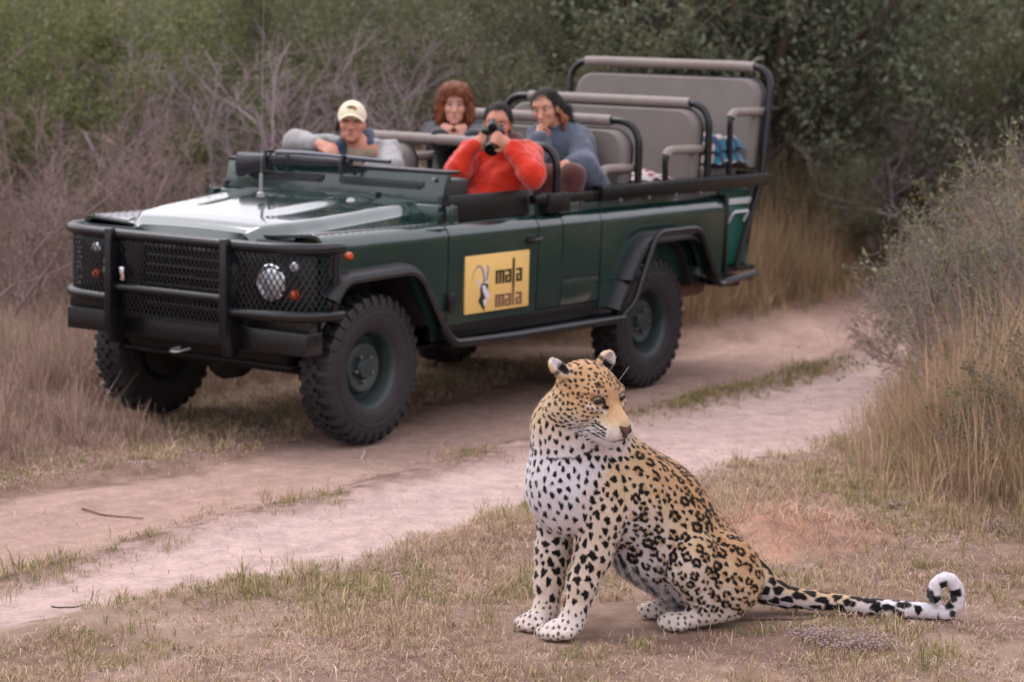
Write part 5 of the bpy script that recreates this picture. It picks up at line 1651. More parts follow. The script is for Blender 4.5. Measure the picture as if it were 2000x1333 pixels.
    an = np.arctan2(V[:, 2] - cc[2], V[:, 0] - cc[0])
    bands = np.maximum(ss(-.1, .3, np.sin(an * 4.0 + .6) + noise3(V, 60, 9) * .5) * ss(.062, .050, inn), ss(.10, .35, noise3(V, 38, 19)) * .95) * tip
    black = np.maximum(np.where(tip, black * (U < 1815), black), bands)
    # face marks in the head frame
    def mark(a, b, r_, amt=1.0):
        global_a, global_b = np.array(a), np.array(b)
        ba = global_b - global_a
        pa = L - global_a; pa[:, 1] *= .45; ba = ba * np.array([1, .45, 1])
        h_ = np.clip(pa @ ba / (ba @ ba), 0, 1)
        d = np.linalg.norm(pa - h_[:, None] * ba, axis=1)
        return np.clip((r_ * 1.25 - d) / (r_ * .5), 0, 1) * amt * hd * (np.sign(L[:, 1]) == np.sign(global_a[1]))
    lightm = np.zeros(nv)
    for s in (-1, 1):
        for (a, b, r_, m_) in (((.082, s * .066, .026), (.116, s * .030, .009), .0056, 1), ((.094, s * .030, .030), (.112, s * .026, .004), .0042, .9),      # eye rim and tear line
                               ((.070, s * .034, .066), (.082, s * .030, .056), .0062, 1),
                               ((.106, s * .050, -.040), (.150, s * .050, -.044), .0034, 1), ((.100, s * .054, -.051), (.152, s * .052, -.054), .0038, 1), ((.104, s * .056, -.062), (.150, s * .052, -.064), .0030, 1),
                               ((.075, s * .052, -.080), (.172, s * .010, -.076), .0062, 1)):
            black = np.maximum(black, mark(a, b, r_, m_))
        lightm = np.maximum(lightm, mark((.085, s * .064, .008), (.116, s * .036, -.006), .007, .6))
        lightm = np.maximum(lightm, mark((.085, s * .050, .044), (.098, s * .034, .046), .006, .2))
        lightm = np.maximum(lightm, mark((.12, s * .030, -.070), (.165, s * .018, -.066), .010, .6))
    # dark collar lines across the throat
    colr = np.zeros(nv)
    for (pl) in ([(1033, 838), (1034, 862), (1046, 888)], [(1056, 893), (1085, 897), (1120, 895), (1150, 884), (1166, 872)]):
        for a, b in zip(pl[:-1], pl[1:]):
            a = np.array(a, float); b = np.array(b, float); ba = b - a
            pa = np.stack([U, VV], 1) - a
            h_ = np.clip(pa @ ba / (ba @ ba), 0, 1)
            d = np.linalg.norm(pa - h_[:, None] * ba, axis=1) + noise3(V, 120, 8) * 1.4
            colr = np.maximum(colr, np.clip((4.2 - d) / 2.5, 0, 1) * (N[:, 1] < .1))
    colr *= isr('neck', 'chest', 'torso', 'head') * (V[:, 2] < .72) * np.clip(.9 + noise3(V, 75, 12) * 2.2, 0, 1)
    black = np.maximum(black, colr)
    ear_in = isr('ear')
    erel = noise3(V, 200, 4) * .1
    edge = (V - np.array(hc)) @ np.array(HM) / HS
    earhi = ss(.085, .10, edge[:, 2])
    inner = np.zeros(nv)
    for (ec, er, eM) in ear_cuts:                                     # pale hairy inside with a dark base
        dd = np.abs(Solid.dist(('e', np.array(ec), np.array(er), np.array(eM), None), V))
        inner = np.maximum(inner, np.clip((.006 - dd) / .004, 0, 1) * ear_in)
        hgt = ((V - np.array(ec)) @ np.array(eM))[:, 2] / er[2]
        near = np.linalg.norm(V - np.array(ec), axis=1) < .09
        black = np.where(near & ear_in, np.maximum(black, inner * ss(.25, -.25, hgt)), black)
        black = np.where(near & ear_in, np.maximum(black, (1 - inner) * ss(.35, .05, np.abs(hgt + .15)) * .85), black)
    lightm = np.maximum(lightm, inner * .8)
    C = C * (1 - core * .42 * np.array([.75, .95, 1.15])[:, None]).T if False else C * (1 - core[:, None] * np.array([.24, .42, .62]))
    C = C + (white - C) * lightm[:, None]
    blk = np.array(srgb(10, 8, 10))
    C = C + (blk - C) * np.clip(black, 0, 1)[:, None]
    me = np_mesh('leopard', V, F, C)
    m = mat('leopard coat', (1, 1, 1), .75, var=.05, vscale=120, bump=.25, bscale=260, vcol='tint', sheen=.15, spec=.25)
    body = link_mesh('leopard', me, m, None, True)
    tag(body, 'spotted leopard sitting on the ground with its head turned back over its shoulder', 'leopard')
    # ---- short fur: thin pointed strands standing off the skin, coloured by the coat under them
    nf = 210000
    ids = rng.randint(0, nv, nf)
    keep = ~((hd[ids]) & (L[ids, 0] > .13) & (np.abs(L[ids, 1]) < .03) & (L[ids, 2] > -.05)) & ~(hd[ids] & (np.abs(black[ids] - .5) > 9))
    so = np.array([[.099, -.047, .024], [.099, .047, .024]])
    for q in so: keep &= np.linalg.norm(L[ids] - q, axis=1) > .018
    ids = ids[keep]; nf = len(ids)
    p = V[ids]; n = N[ids]
    r2 = reg[ids]
    d = np.tile(np.array([.45, .1, -.8]), (nf, 1))
    d[np.isin(r2, ['head', 'ear'])] = -np.array(f)
    d[np.isin(r2, ['foreleg', 'chest', 'neck', 'shoulder'])] = (.08, 0, -1)
    d[np.isin(r2, ['tail', 'tailtip'])] = (.9, -.1, 0)
    d[np.isin(r2, ['paw', 'hindfoot'])] = (-.8, -.3, -.3)
    tp = tip[ids]
    th_ = an[ids] + 1.57
    d[tp] = np.stack([np.cos(th_[tp]), np.zeros(tp.sum()), np.sin(th_[tp])], 1)
    d = d + rng.normal(0, .35, (nf, 3))
    d = d - n * np.sum(d * n, 1)[:, None]
    d /= np.maximum(np.linalg.norm(d, axis=1), 1e-6)[:, None]
    ln = np.array([{'head': .008, 'ear': .008, 'paw': .006, 'hindfoot': .007, 'foreleg': .008, 'belly': .022, 'chest': .010, 'neck': .010, 'tailtip': .009}.get(q, .009) for q in r2]) * rng.uniform(.7, 1.3, nf)
    dirv = d * .9 + n * rng.uniform(.15, .65, nf)[:, None]
    sd = np.cross(d, n); w = rng.uniform(.0005, .0009, nf)[:, None]
    v0 = p - sd * w - n * .0008; v1 = p + sd * w - n * .0008; v2 = p + dirv * ln[:, None]
    FV = np.stack([v0, v1, v2], 1).reshape(-1, 3)
    FV[:, 2] = np.maximum(FV[:, 2], .002)
    cf = C[ids] * rng.uniform(.82, 1.16, nf)[:, None]
    fme = np_mesh('fur', FV, np.arange(nf * 3).reshape(-1, 3), np.repeat(cf, 3, 0))
    fur = link_mesh('fur', fme, mat('leopard fur', (1, 1, 1), .7, vcol='tint', spec=.2, sheen=.1), body, True)
    tag(fur, kind='stuff')
    # ---- eyes, nose, whiskers
    for s in (-1, 1):
        ce = W(.0895, s * .0465, .0240)
        mb = MB(); prof = []
        for k in range(17):
            a = math.pi * k / 16
            prof.append((max(.0128 * math.sin(a), 1e-5), .0128 * math.cos(a)))
        mb.lathe(prof, 24, 'x')
        dirn = (HM @ Vector((.86, s * .36, -.12))).normalized()
        rot = dirn.to_track_quat('X', 'Z').to_matrix()
        mb.v = [tuple(ce + rot @ Vector(q)) for q in mb.v]
        e = mb.build('eye', mat('eye iris', srgb(112, 108, 78), .08, coat=1.0, var=.25, vscale=160), body)
        mb = MB(); mb.lathe([(.00001, .0136), (.0042, .0130), (.0048, .0108)], 16, 'x')
        mb.v = [tuple(ce + rot @ Vector(q)) for q in mb.v]
        mb.build('pupil', mat('pupil black', (.004, .004, .004), .05, coat=1.0), e)
        mb = MB()
        ring = []
        for k in range(20):
            a = 2 * math.pi * k / 20
            ring.append(ce + rot @ Vector((.0108, .0118 * math.cos(a), .0072 * math.sin(a))))
        mb.tube(ring, .0034, 6, closed=True)
        mb.build('eyelid', mat('eyelid black', srgb(24, 20, 20), .45), e)
    mb = MB()
    nose = [(-.021, .012), (-.010, .016), (0, .0165), (.010, .016), (.021, .012), (.018, .001), (.009, -.010), (.003, -.021), (-.003, -.021), (-.009, -.010), (-.018, .001)]
    secs = []
    for dx, sc in ((.160, 1.15), (.178, 1.12), (.1835, .80)):
        secs.append([W(dx - (z * .25), y * sc, -.041 + z * sc) for y, z in nose])
    mb.loft(secs)
    nz = mb.build('nose', mat('nose leather', srgb(92, 56, 54), .42, bump=.3, bscale=400, var=.2, vscale=100), body, .002)
    for s in (-1, 1):
        mb = MB(); mb.tube([W(.1875, s * .0080, -.047), W(.1855, s * .0145, -.043), W(.179, s * .0205, -.037)], [.0024, .0036, .0018], 6)
        mb.build('nostril', mat('nostril dark', (.008, .006, .006), .5), nz)
    for s in (-1, 1):
        for k in range(13):
            a = W(.150 - .012 * (k % 4), s * (.040 + .004 * (k % 2)), -.042 - .007 * (k // 4))
            ln_ = rng.uniform(.08, .15)
            dl = Vector((-.35 + rng.uniform(-.2, .15), s * 1.0, rng.uniform(-.35, .05))).normalized()
            p1 = a + HM @ dl * ln_ * .5; p2 = a + HM @ (dl * ln_ + Vector((-.015, 0, -.018)))
            mb = MB(); mb.tube([a, p1, p2], [.0005, .0004, .0002], 4)
            mb.build('whisker', mat('whisker white', srgb(235, 230, 225), .4), body)
        for k in range(2):
            a = W(.072 - .004 * k, s * (.036 + .004 * k), .058)
            dl = Vector((.15, s * .5, .8)).normalized()
            mb = MB(); mb.tube([a, a + HM @ dl * .035, a + HM @ (dl * .07 + Vector((-.01, s * .01, 0)))], [.0003, .0003, .0002], 4)
            mb.build('whisker', MATS['whisker white'], body)
    return body
build_leopard()
# ================================================================== grasses
def leaf_mat(name, trans=.3, rough=.6, col=None):
    m = bpy.data.materials.new(name); m.use_nodes = True
    nt = m.node_tree; ns, ls = nt.nodes, nt.links; b = ns['Principled BSDF']
    at_ = ns.new('ShaderNodeAttribute'); at_.attribute_name = 'tint'
    oi = ns.new('ShaderNodeObjectInfo')
    rm = ns.new('ShaderNodeMapRange'); rm.inputs[3].default_value = .86; rm.inputs[4].default_value = 1.12; ls.new(oi.outputs['Random'], rm.inputs[0])
    mx0 = ns.new('ShaderNodeMix'); mx0.data_type = 'RGBA'; mx0.blend_type = 'MULTIPLY'; mx0.inputs[0].default_value = 1
    ls.new(at_.outputs['Color'], mx0.inputs[6]); ls.new(rm.outputs[0], mx0.inputs[7])
    b.inputs['Roughness'].default_value = rough; b.inputs['Specular IOR Level'].default_value = .25
    ls.new(mx0.outputs[2], b.inputs['Base Color'])
    tr = ns.new('ShaderNodeBsdfTranslucent'); ls.new(mx0.outputs[2], tr.inputs['Color'])
    mx = ns.new('ShaderNodeMixShader'); mx.inputs[0].default_value = trans
    ls.new(b.outputs[0], mx.inputs[1]); ls.new(tr.outputs[0], mx.inputs[2]); ls.new(mx.outputs[0], ns['Material Output'].inputs['Surface'])
    return m
def blades(P, h, lean, wid, col, rng, dirs=None, flat=None):
    """curved tapering blades rooted at P (n,3): quad + tip triangle each"""
    n = len(P)
    a = rng.uniform(0, 2 * np.pi, n) if dirs is None else dirs
    d = np.stack([np.cos(a), np.sin(a), np.zeros(n)], 1); s = np.stack([-np.sin(a), np.cos(a), np.zeros(n)], 1)
    # face some of the width toward arbitrary directions
    tw = rng.uniform(-.9, .9, n)[:, None]; s = s * np.cos(tw) + d * np.sin(tw)
    up = np.array([0, 0, 1.0])
    th1, th2 = lean * .6, lean * 1.35
    c1 = P + (up * np.cos(th1)[:, None] + d * np.sin(th1)[:, None]) * (h * .55)[:, None]
    c2 = c1 + (up * np.cos(th2)[:, None] + d * np.sin(th2)[:, None]) * (h * .45)[:, None]
    w = wid[:, None]
    V = np.stack([P, c1 + s * w, c1 - s * w, c2], 1).reshape(-1, 3)
    k = np.arange(n)[:, None] * 4
    Q = k + np.array([[0, 1, 2]]); T = k + np.array([[2, 1, 3]])
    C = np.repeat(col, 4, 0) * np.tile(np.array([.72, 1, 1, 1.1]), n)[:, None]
    return V, Q, T, C
def grass_object(name, label, cat, V, Q, T, C, m):
    me = np_mesh(name, V, [Q, T], C)
    o = link_mesh(name, me, m); tag(o, label, cat, kind='stuff'); return o
grass_m = leaf_mat('grass blade', .25, .75)
def pick_colors(n, rng, cols, wts, var=.16):
    c = np.array([srgb(*q) for q in cols])[rng.choice(len(cols), n, p=np.array(wts) / sum(wts))]
    return c * rng.uniform(1 - var, 1 + var, n)[:, None]
DRY = [(196, 166, 134), (178, 146, 122), (160, 128, 112), (206, 182, 142), (150, 116, 96), (104, 116, 52), (138, 142, 70)]
rng = np.random.RandomState(5)
def scatter(n, x0, x1, y0, y1): return np.stack([rng.uniform(x0, x1, n), rng.uniform(y0, y1, n)], 1)
def root(P): return np.concatenate([P, height(P)[:, None] - .004], 1)
def in_vehicle(P, pad=.0):
    vq = (P - np.array([VPX, VPY])) @ np.array([[math.cos(VYW), -math.sin(VYW)], [math.sin(VYW), math.cos(VYW)]])
    return (vq[:, 0] > -4.0 - pad) & (vq[:, 0] < .62 + pad) & (np.abs(vq[:, 1]) < .88 + pad)
def in_leopard(P):
    return ((((P[:, 0] - .52) / .50) ** 2 + ((P[:, 1] - 8.80) / .26) ** 2) < 1) | (((P[:, 0] - .19) / .16) ** 2 + ((P[:, 1] - 8.55) / .14) ** 2 < 1)
def tufts(Pc, per, rad, h, wid, lean, rs):
    """grow 'per' blades round each tuft centre, leaning outward; returns plan roots, heights, leans, headings, tuft index"""
    k = np.repeat(np.arange(len(Pc)), per)
    a = rs.uniform(0, 2 * np.pi, len(k)); q = np.sqrt(rs.rand(len(k))) * rad[k]
    P = Pc[k] + np.stack([np.cos(a), np.sin(a)], 1) * q[:, None]
    hd = a + rs.normal(0, .7, len(k))
    le = np.abs(lean[k] * (.25 + .9 * q / np.maximum(rad[k], 1e-6)) + rs.normal(0, .16, len(k)))
    return P, h[k] * rs.uniform(.45, 1.15, len(k)), le, hd, k
# --- short turf in front of the track and along its ridge
def short_turf():
    P = scatter(66000, -2.7, 3.4, 7.3, 16.5)
    dn, dr, df = sdist(P, EDGE_NEAR), sdist(P, RIDGE), sdist(P, EDGE_FAR)
    nz = noise3(p3(P), 1.7, 41) * .6 + noise3(p3(P), 5.5, 42) * .5
    pr = sstep(-.10, .28, dn + nz * .30) * np.clip(.52 + nz * .8, .12, 1)
    green_ridge = np.exp(-(dr / .17) ** 2) * (dn < 0) * (np.clip(nz * 1.2 + .02, 0, .7) + .75 * sstep(.6, 1.2, P[:, 0]) * sstep(2.6, 2.0, P[:, 0]))
    pr = np.maximum(pr, green_ridge); pr = np.maximum(pr, sstep(.12, -.2, df) * .45)
    pr *= ~in_leopard(P)
    dm = np.hypot((P[:, 0] - MOUND[0]) / .42, (P[:, 1] - MOUND[1]) / .42); pr *= sstep(.5, 1.2, dm)
    k = rng.rand(len(P)) < pr; P = P[k]; nz = nz[k]; onr = green_ridge[k] > .2; n = len(P)
    gr = (noise3(p3(P), 2.6, 47) > .05) & (rng.rand(n) < .6) | (rng.rand(n) < .12) | (onr & (rng.rand(n) < .7))
    hh = rng.uniform(.018, .055, n) * (1 + .8 * np.clip(nz, 0, 1)) * np.where(rng.rand(n) < .06, 2.2, 1)
    Q_, h, le, hd, kk = tufts(P, 9, rng.uniform(.008, .032, n), hh, None, rng.uniform(.35, 1.15, n), rng)
    m_ = len(Q_)
    dry = pick_colors(m_, rng, [(202, 178, 148), (186, 158, 134), (164, 136, 116), (212, 192, 156), (140, 112, 94)], [3, 3, 2, 2, 1]); grn = pick_colors(m_, rng, [(124, 126, 70), (148, 144, 90), (110, 112, 66), (172, 158, 108)], [3, 3, 3, 3])
    C = np.where((gr[kk] & (rng.rand(m_) < .85))[:, None], grn, dry)
    ok = ~in_leopard(Q_)
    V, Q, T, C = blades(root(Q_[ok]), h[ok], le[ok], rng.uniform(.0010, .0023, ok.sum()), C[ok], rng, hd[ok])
    grass_object('short_grass', 'short sparse dry and green turf covering the ground around the leopard', 'grass', V, Q, T, C, grass_m)
short_turf()
def straw_litter():
    P = scatter(170000, -2.7, 3.4, 7.3, 15.0)
    dn, dr, df = sdist(P, EDGE_NEAR), sdist(P, RIDGE), sdist(P, EDGE_FAR)
    nz = noise3(p3(P), 2.3, 51) * .6 + noise3(p3(P), 7, 52) * .5
    dm = np.hypot((P[:, 0] - MOUND[0]) / .45, (P[:, 1] - MOUND[1]) / .42)
    pr = sstep(-.08, .3, dn + nz * .15) * np.clip(.35 + nz * .8, .03, 1)
    pr = np.maximum(pr, np.exp(-(dr / .15) ** 2) * np.clip(.15 + nz * .8, .02, .8) * (dn < 0)); pr = np.maximum(pr, sstep(.25, -.1, df) * .5)
    pr = np.maximum(pr, .035 * np.clip(.5 + nz, 0, 1))
    pr = np.maximum(pr, np.exp(-dm ** 2 * .9) * 1.0); pr *= ~in_leopard(P)
    k = rng.rand(len(P)) < pr; P = P[k]; dm = dm[k]; dr = dr[k]; dn = dn[k]; n = len(P)
    C = pick_colors(n, rng, [(212, 188, 172), (194, 164, 152), (172, 140, 130), (122, 96, 88), (222, 204, 184)], [3, 3, 3, 2, 1])
    red = pick_colors(n, rng, [(204, 164, 140), (216, 182, 158), (176, 132, 112), (132, 94, 80)], [2, 2, 2, 2]); C = np.where((dm < 1.1)[:, None], red, C)
    onr = (dn < .0) & (sdist(P, EDGE_FAR) > 0); C = np.where((onr & (rng.rand(n) < .7))[:, None], pick_colors(n, rng, [(122, 92, 80), (100, 76, 68), (144, 112, 96)], [2, 1, 2]), C)
    ln = rng.uniform(.018, .085, n) * np.where(rng.rand(n) < .05, 2.0, 1) * np.where(dm < 1.0, 1.7, 1)
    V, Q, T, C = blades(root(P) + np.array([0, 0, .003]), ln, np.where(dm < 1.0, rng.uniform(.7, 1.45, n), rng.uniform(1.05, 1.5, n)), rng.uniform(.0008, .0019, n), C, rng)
    V[:, 2] = np.maximum(V[:, 2], np.repeat(height(P), 4) + .002)
    grass_object('straw_litter', 'scattered dry straw and dead stalks lying on the bare earth', 'straw', V, Q, T, C, grass_m)
straw_litter()
def tall_grass(name, label, poly_test, box, n, hmin, hmax, cols, wts, lean=.5, wid=(.0016, .0030), seed=1, patch=.5, per=14):
    P = scatter(n // per, *box)
    nzp = noise3(p3(P), .9, seed) * .6 + noise3(p3(P), 3.1, seed + 1) * .6
    w = poly_test(P)
    pr = np.clip(w * 1.5, 0, 1) * np.clip(1 - patch + patch * 2.2 * (nzp + .4), 0.12, 1)
    pr = pr * ~in_vehicle(P, .04)
    k = rng.rand(len(P)) < pr; P = P[k]; w = w[k]; nzp = nzp[k]; m0 = len(P)
    hh = (hmin + (hmax - hmin) * np.clip(w * (.55 + .75 * nzp + .3 * rng.randn(m0) * .5), 0, 1)) * rng.uniform(.75, 1.25, m0)
    Q_, h, le, hd, kk = tufts(P, per, rng.uniform(.02, .11, m0), hh, None, rng.uniform(.2, .95, m0) * lean * 1.7, rng)
    ok = ~in_vehicle(Q_, .0); Q_, h, le, hd, kk = Q_[ok], h[ok], le[ok], hd[ok], kk[ok]
    m_ = len(Q_)
    base = pick_colors(m0, rng, cols, wts, .18)[kk] * rng.uniform(.85, 1.15, m_)[:, None]
    C = base * .7 + pick_colors(m_, rng, cols, wts, .18) * .3
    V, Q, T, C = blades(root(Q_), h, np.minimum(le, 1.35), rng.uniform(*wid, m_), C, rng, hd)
    t = rng.rand(m_) < .10
    tips = V.reshape(-1, 4, 3)[t, 3]; nb = 4
    if len(tips):
        Pb = np.repeat(tips, nb, 0) - np.stack([np.zeros(len(tips) * nb), np.zeros(len(tips) * nb), rng.uniform(0, .08, len(tips) * nb)], 1)
        V2, Q2, T2, C2 = blades(Pb, rng.uniform(.015, .04, len(Pb)), rng.uniform(.2, .9, len(Pb)), np.full(len(Pb), .0016), pick_colors(len(Pb), rng, [(190, 160, 140), (160, 132, 118)], [1, 1]), rng)
        k0 = len(V); V = np.concatenate([V, V2]); Q = np.concatenate([Q, Q2 + k0]); T = np.concatenate([T, T2 + k0]); C = np.concatenate([C, C2])
    return grass_object(name, label, 'grass', V, Q, T, C, grass_m)
B_RIGHT = np.array([(2.45, 9.2), (1.80, 10.4), (1.50, 11.5), (1.56, 12.5), (1.9, 13.8), (2.35, 15.2), (2.95, 17.5), (3.5, 20.5), (3.7, 26), (3.9, 40)])
right_test = lambda P: sstep(-.05, 1.1, sdist(P, B_RIGHT)) * sstep(5.4, 4.4, P[:, 0]) * sstep(9.0, 10.2, P[:, 1] - .25 * noise3(p3(P), 1.5, 66))
tall_grass('tall_grass', 'tall brown dry grass on the bank to the right of the track', right_test, (1.5, 5.2, 9.2, 22), 290000, .14, 1.2, [(200, 172, 144), (178, 148, 126), (148, 120, 104), (214, 190, 156), (124, 100, 88), (128, 132, 76)], [4, 4, 3, 3, 2, 3], .5, (.0012, .0024), 61, .45)
left_test = lambda P: sstep(.05, 1.6, -sdist(P, EDGE_FAR)) * (P[:, 0] < -.9)
tall_grass('tall_grass', 'pinkish brown dry grass in front of and beside the bull bar', left_test, (-5.2, -.9, 11.8, 21), 220000, .05, .46, [(176, 148, 140), (154, 124, 118), (190, 164, 150), (130, 104, 98), (112, 116, 76), (140, 140, 98)], [4, 4, 3, 3, 2, 1], .48, (.0013, .0026), 71, .5)
back_test = lambda P: sstep(.05, 1.4, -sdist(P, EDGE_FAR)) * (P[:, 0] > -.9)
tall_grass('tall_grass', 'golden brown tall grass behind the tail of the vehicle', back_test, (-.9, 5.0, 15, 24), 200000, .12, 1.25, [(182, 152, 118), (164, 134, 106), (140, 114, 96), (196, 168, 130), (122, 122, 80)], [4, 4, 3, 2, 3], .42, (.0016, .0030), 81, .5)

# ================================================================== bushes and trees
def grow(seed, stems, h, spread, levels, kids, ratio, wander, tilt=.35, r0=.03):
    rs = random.Random(seed); out = []
    def branch(p, d, L, r, lev):
        n = 6 if lev < 2 else 5
        pts = [p]; q = p.copy(); dd = d.copy()
        for i in range(n):
            dd = (dd + Vector((rs.gauss(0, wander), rs.gauss(0, wander), rs.gauss(0, wander * .8) + (.05 if lev < 2 else -.01)))).normalized()
            q = q + dd * (L / n); pts.append(q.copy())
        out.append((pts, r, r * (.45 if lev < levels else .25), lev))
        if lev < levels:
            for k in range(kids[lev]):
                t = rs.uniform(.25, 1.0); i = min(int(t * n), n - 1); b = pts[i].lerp(pts[i + 1], t * n - i)
                ax = Vector((rs.gauss(0, 1), rs.gauss(0, 1), rs.gauss(0, 1))).cross(dd)
                if ax.length < 1e-3: continue
                nd = Quaternion(ax.normalized(), R(rs.uniform(22, 68))) @ dd
                nd.z += .12; nd.normalize()
                branch(b, nd, L * ratio * rs.uniform(.65, 1.15), r * (1 - .5 * t) * .6, lev + 1)
    for s in range(stems):
        a = 2 * math.pi * (s + rs.random() * .6) / stems
        d = Vector((math.cos(a) * tilt * spread, math.sin(a) * tilt * spread, 1)).normalized()
        branch(Vector((math.cos(a), math.sin(a), 0)) * rs.uniform(.02, .18) * (1 if stems > 1 else 0) + Vector((0, 0, -.05)), d, h * rs.uniform(.75, 1.0), r0 * rs.uniform(.7, 1.1), 0)
    return out
def wood_mesh(name, br, col, sides=(6, 5, 4, 3, 3), var=.2, seed=0):
    mb = MB(); cols = []; rs = np.random.RandomState(seed)
    for pts, ra, rb, lev in br:
        n = len(pts); k0 = len(mb.v)
        mb.tube(pts, [max(ra + (rb - ra) * i / (n - 1), .0016) for i in range(n)], sides[lev], cap=False)
        cols.append(np.tile(np.array(col) * rs.uniform(1 - var, 1 + var), (len(mb.v) - k0, 1)))
    me = bpy.data.meshes.new(name); me.from_pydata(mb.v, [], mb.f); me.update()
    c4 = np.ones((len(mb.v), 4), dtype=np.float32); c4[:, :3] = np.concatenate(cols)
    ca = me.color_attributes.new('tint', 'FLOAT_COLOR', 'POINT'); ca.data.foreach_set('color', c4.ravel())
    me.polygons.foreach_set('use_smooth', np.ones(len(me.polygons), dtype=bool))
    return me
def leaf_mesh(name, br, n, size, cols, wts, min_lev, seed, jitter=.05, aspect=.42, droop=.2):
    rs = np.random.RandomState(seed)
    seg = [(np.array(a), np.array(b)) for pts, _, _, lev in br if lev >= min_lev for a, b in zip(pts[:-1], pts[1:])]
    A = np.array([s[0] for s in seg]); B = np.array([s[1] for s in seg])
    ln = np.linalg.norm(B - A, axis=1); i = rs.choice(len(seg), n, p=ln / ln.sum())
    # keep leaves in sprays: many share a twig position
    t = rs.rand(n)[:, None]
    c = A[i] + (B[i] - A[i]) * t + rs.normal(0, jitter, (n, 3))
    d = rs.normal(0, 1, (n, 3)); d[:, 2] -= droop; d /= np.linalg.norm(d, axis=1)[:, None]
    e = np.cross(d, rs.normal(0, 1, (n, 3))); e /= np.maximum(np.linalg.norm(e, axis=1), 1e-6)[:, None]
    nn = np.cross(d, e)
    L = (size * rs.uniform(.6, 1.35, n))[:, None]; W = L * aspect
    V = np.stack([c, c + d * L * .45 + e * W * .5 + nn * L * .07, c + d * L, c + d * L * .45 - e * W * .5 + nn * L * .07], 1).reshape(-1, 3)
    V[:, 2] = np.maximum(V[:, 2], .01)
    k = np.arange(n)[:, None] * 4
    F = np.concatenate([k + np.array([[0, 1, 2]]), k + np.array([[0, 2, 3]])])
    C = np.array([srgb(*q) for q in cols])[rs.choice(len(cols), n, p=np.array(wts) / sum(wts))] * rs.uniform(.75, 1.25, n)[:, None]
    return np_mesh(name, V, F, np.repeat(C, 4, 0))
wood_m = leaf_mat('bark', 0.0, .85); leaf_m = leaf_mat('foliage', .42, .42)
PROTO = {}
def proto(key, seed, g, wcol, leaves):
    br = grow(seed, **g)
    wm = wood_mesh('branches', br, srgb(*wcol), seed=seed)
    lm = leaf_mesh('foliage', br, seed=seed + 1, **leaves) if leaves else None
    PROTO[key] = (wm, lm)
def plant(key, name, label, cat, x, y, rz, sc, group=None, wood='branches', leaf='foliage'):
    wm, lm = PROTO[key]
    o = empty(name, (x, y, gz(x, y) - .02), (0, 0, rz)); o.scale = (sc, sc, sc * random.Random(int(x * 100 + y * 10)).uniform(.9, 1.12))
    tag(o, label, cat, group)
    w = link_mesh(wood, wm, None, o)
    if not len(wm.materials): wm.materials.append(wood_m)
    if lm is not None:
        link_mesh(leaf, lm, None, o)
        if not len(lm.materials): lm.materials.append(leaf_m)
    return o
G_ = dict
proto('green', 101, G_(stems=6, h=2.4, spread=1.3, levels=3, kids=[6, 5, 4], ratio=.50, wander=.16, tilt=.55, r0=.035), (112, 98, 92), G_(n=15000, size=.050, cols=[(108, 116, 70), (94, 104, 62), (126, 130, 84), (138, 132, 96)], wts=[4, 4, 2, 1], min_lev=2, jitter=.05))
proto('green2', 102, G_(stems=5, h=2.9, spread=1.1, levels=3, kids=[7, 5, 4], ratio=.48, wander=.18, tilt=.5, r0=.04), (104, 92, 86), G_(n=16000, size=.046, cols=[(104, 110, 72), (122, 122, 84), (90, 100, 66), (142, 134, 104)], wts=[4, 3, 3, 1], min_lev=2, jitter=.06))
proto('dark', 103, G_(stems=4, h=3.4, spread=1.2, levels=3, kids=[9, 6, 5], ratio=.50, wander=.15, tilt=.6, r0=.07), (84, 72, 66), G_(n=21000, size=.060, cols=[(122, 130, 104), (106, 116, 92), (142, 148, 122), (162, 164, 144)], wts=[4, 4, 2, 1], min_lev=2, jitter=.06, aspect=.5))
proto('olive', 104, G_(stems=6, h=2.5, spread=1.3, levels=3, kids=[7, 6, 4], ratio=.48, wander=.17, tilt=.55, r0=.03), (118, 104, 98), G_(n=15000, size=.046, cols=[(112, 114, 84), (98, 104, 74), (132, 128, 102), (86, 96, 70)], wts=[3, 4, 2, 2], min_lev=2, jitter=.05))
proto('bare', 105, G_(stems=9, h=1.5, spread=1.6, levels=3, kids=[6, 6, 5], ratio=.52, wander=.20, tilt=.75, r0=.020), (150, 128, 124), G_(n=1800, size=.032, cols=[(122, 104, 88), (106, 104, 66)], wts=[3, 2], min_lev=2, jitter=.03))
proto('bare2', 106, G_(stems=7, h=2.4, spread=1.3, levels=3, kids=[6, 6, 5], ratio=.50, wander=.22, tilt=.6, r0=.028), (152, 136, 138), G_(n=1500, size=.034, cols=[(104, 108, 66), (126, 116, 88)], wts=[2, 2], min_lev=2, jitter=.03))
proto('scrub', 107, G_(stems=9, h=.95, spread=1.3, levels=3, kids=[6, 5, 3], ratio=.5, wander=.17, tilt=.55, r0=.011), (132, 116, 110), G_(n=3000, size=.030, cols=[(112, 118, 78), (96, 104, 66), (134, 132, 98), (150, 120, 70)], wts=[4, 4, 2, 1], min_lev=2, jitter=.015, aspect=.5))
proto('scrub2', 108, G_(stems=6, h=1.35, spread=1.0, levels=3, kids=[7, 5, 3], ratio=.46, wander=.15, tilt=.5, r0=.013), (138, 124, 120), G_(n=1700, size=.030, cols=[(126, 130, 94), (106, 112, 80), (148, 148, 112)], wts=[4, 4, 2], min_lev=2, jitter=.018, aspect=.5))
rr = random.Random(9)
def P_(u, Y):                           # ground spot at distance Y under photo column u
    return (u - 1000) / CAM_F * Y * 1.0
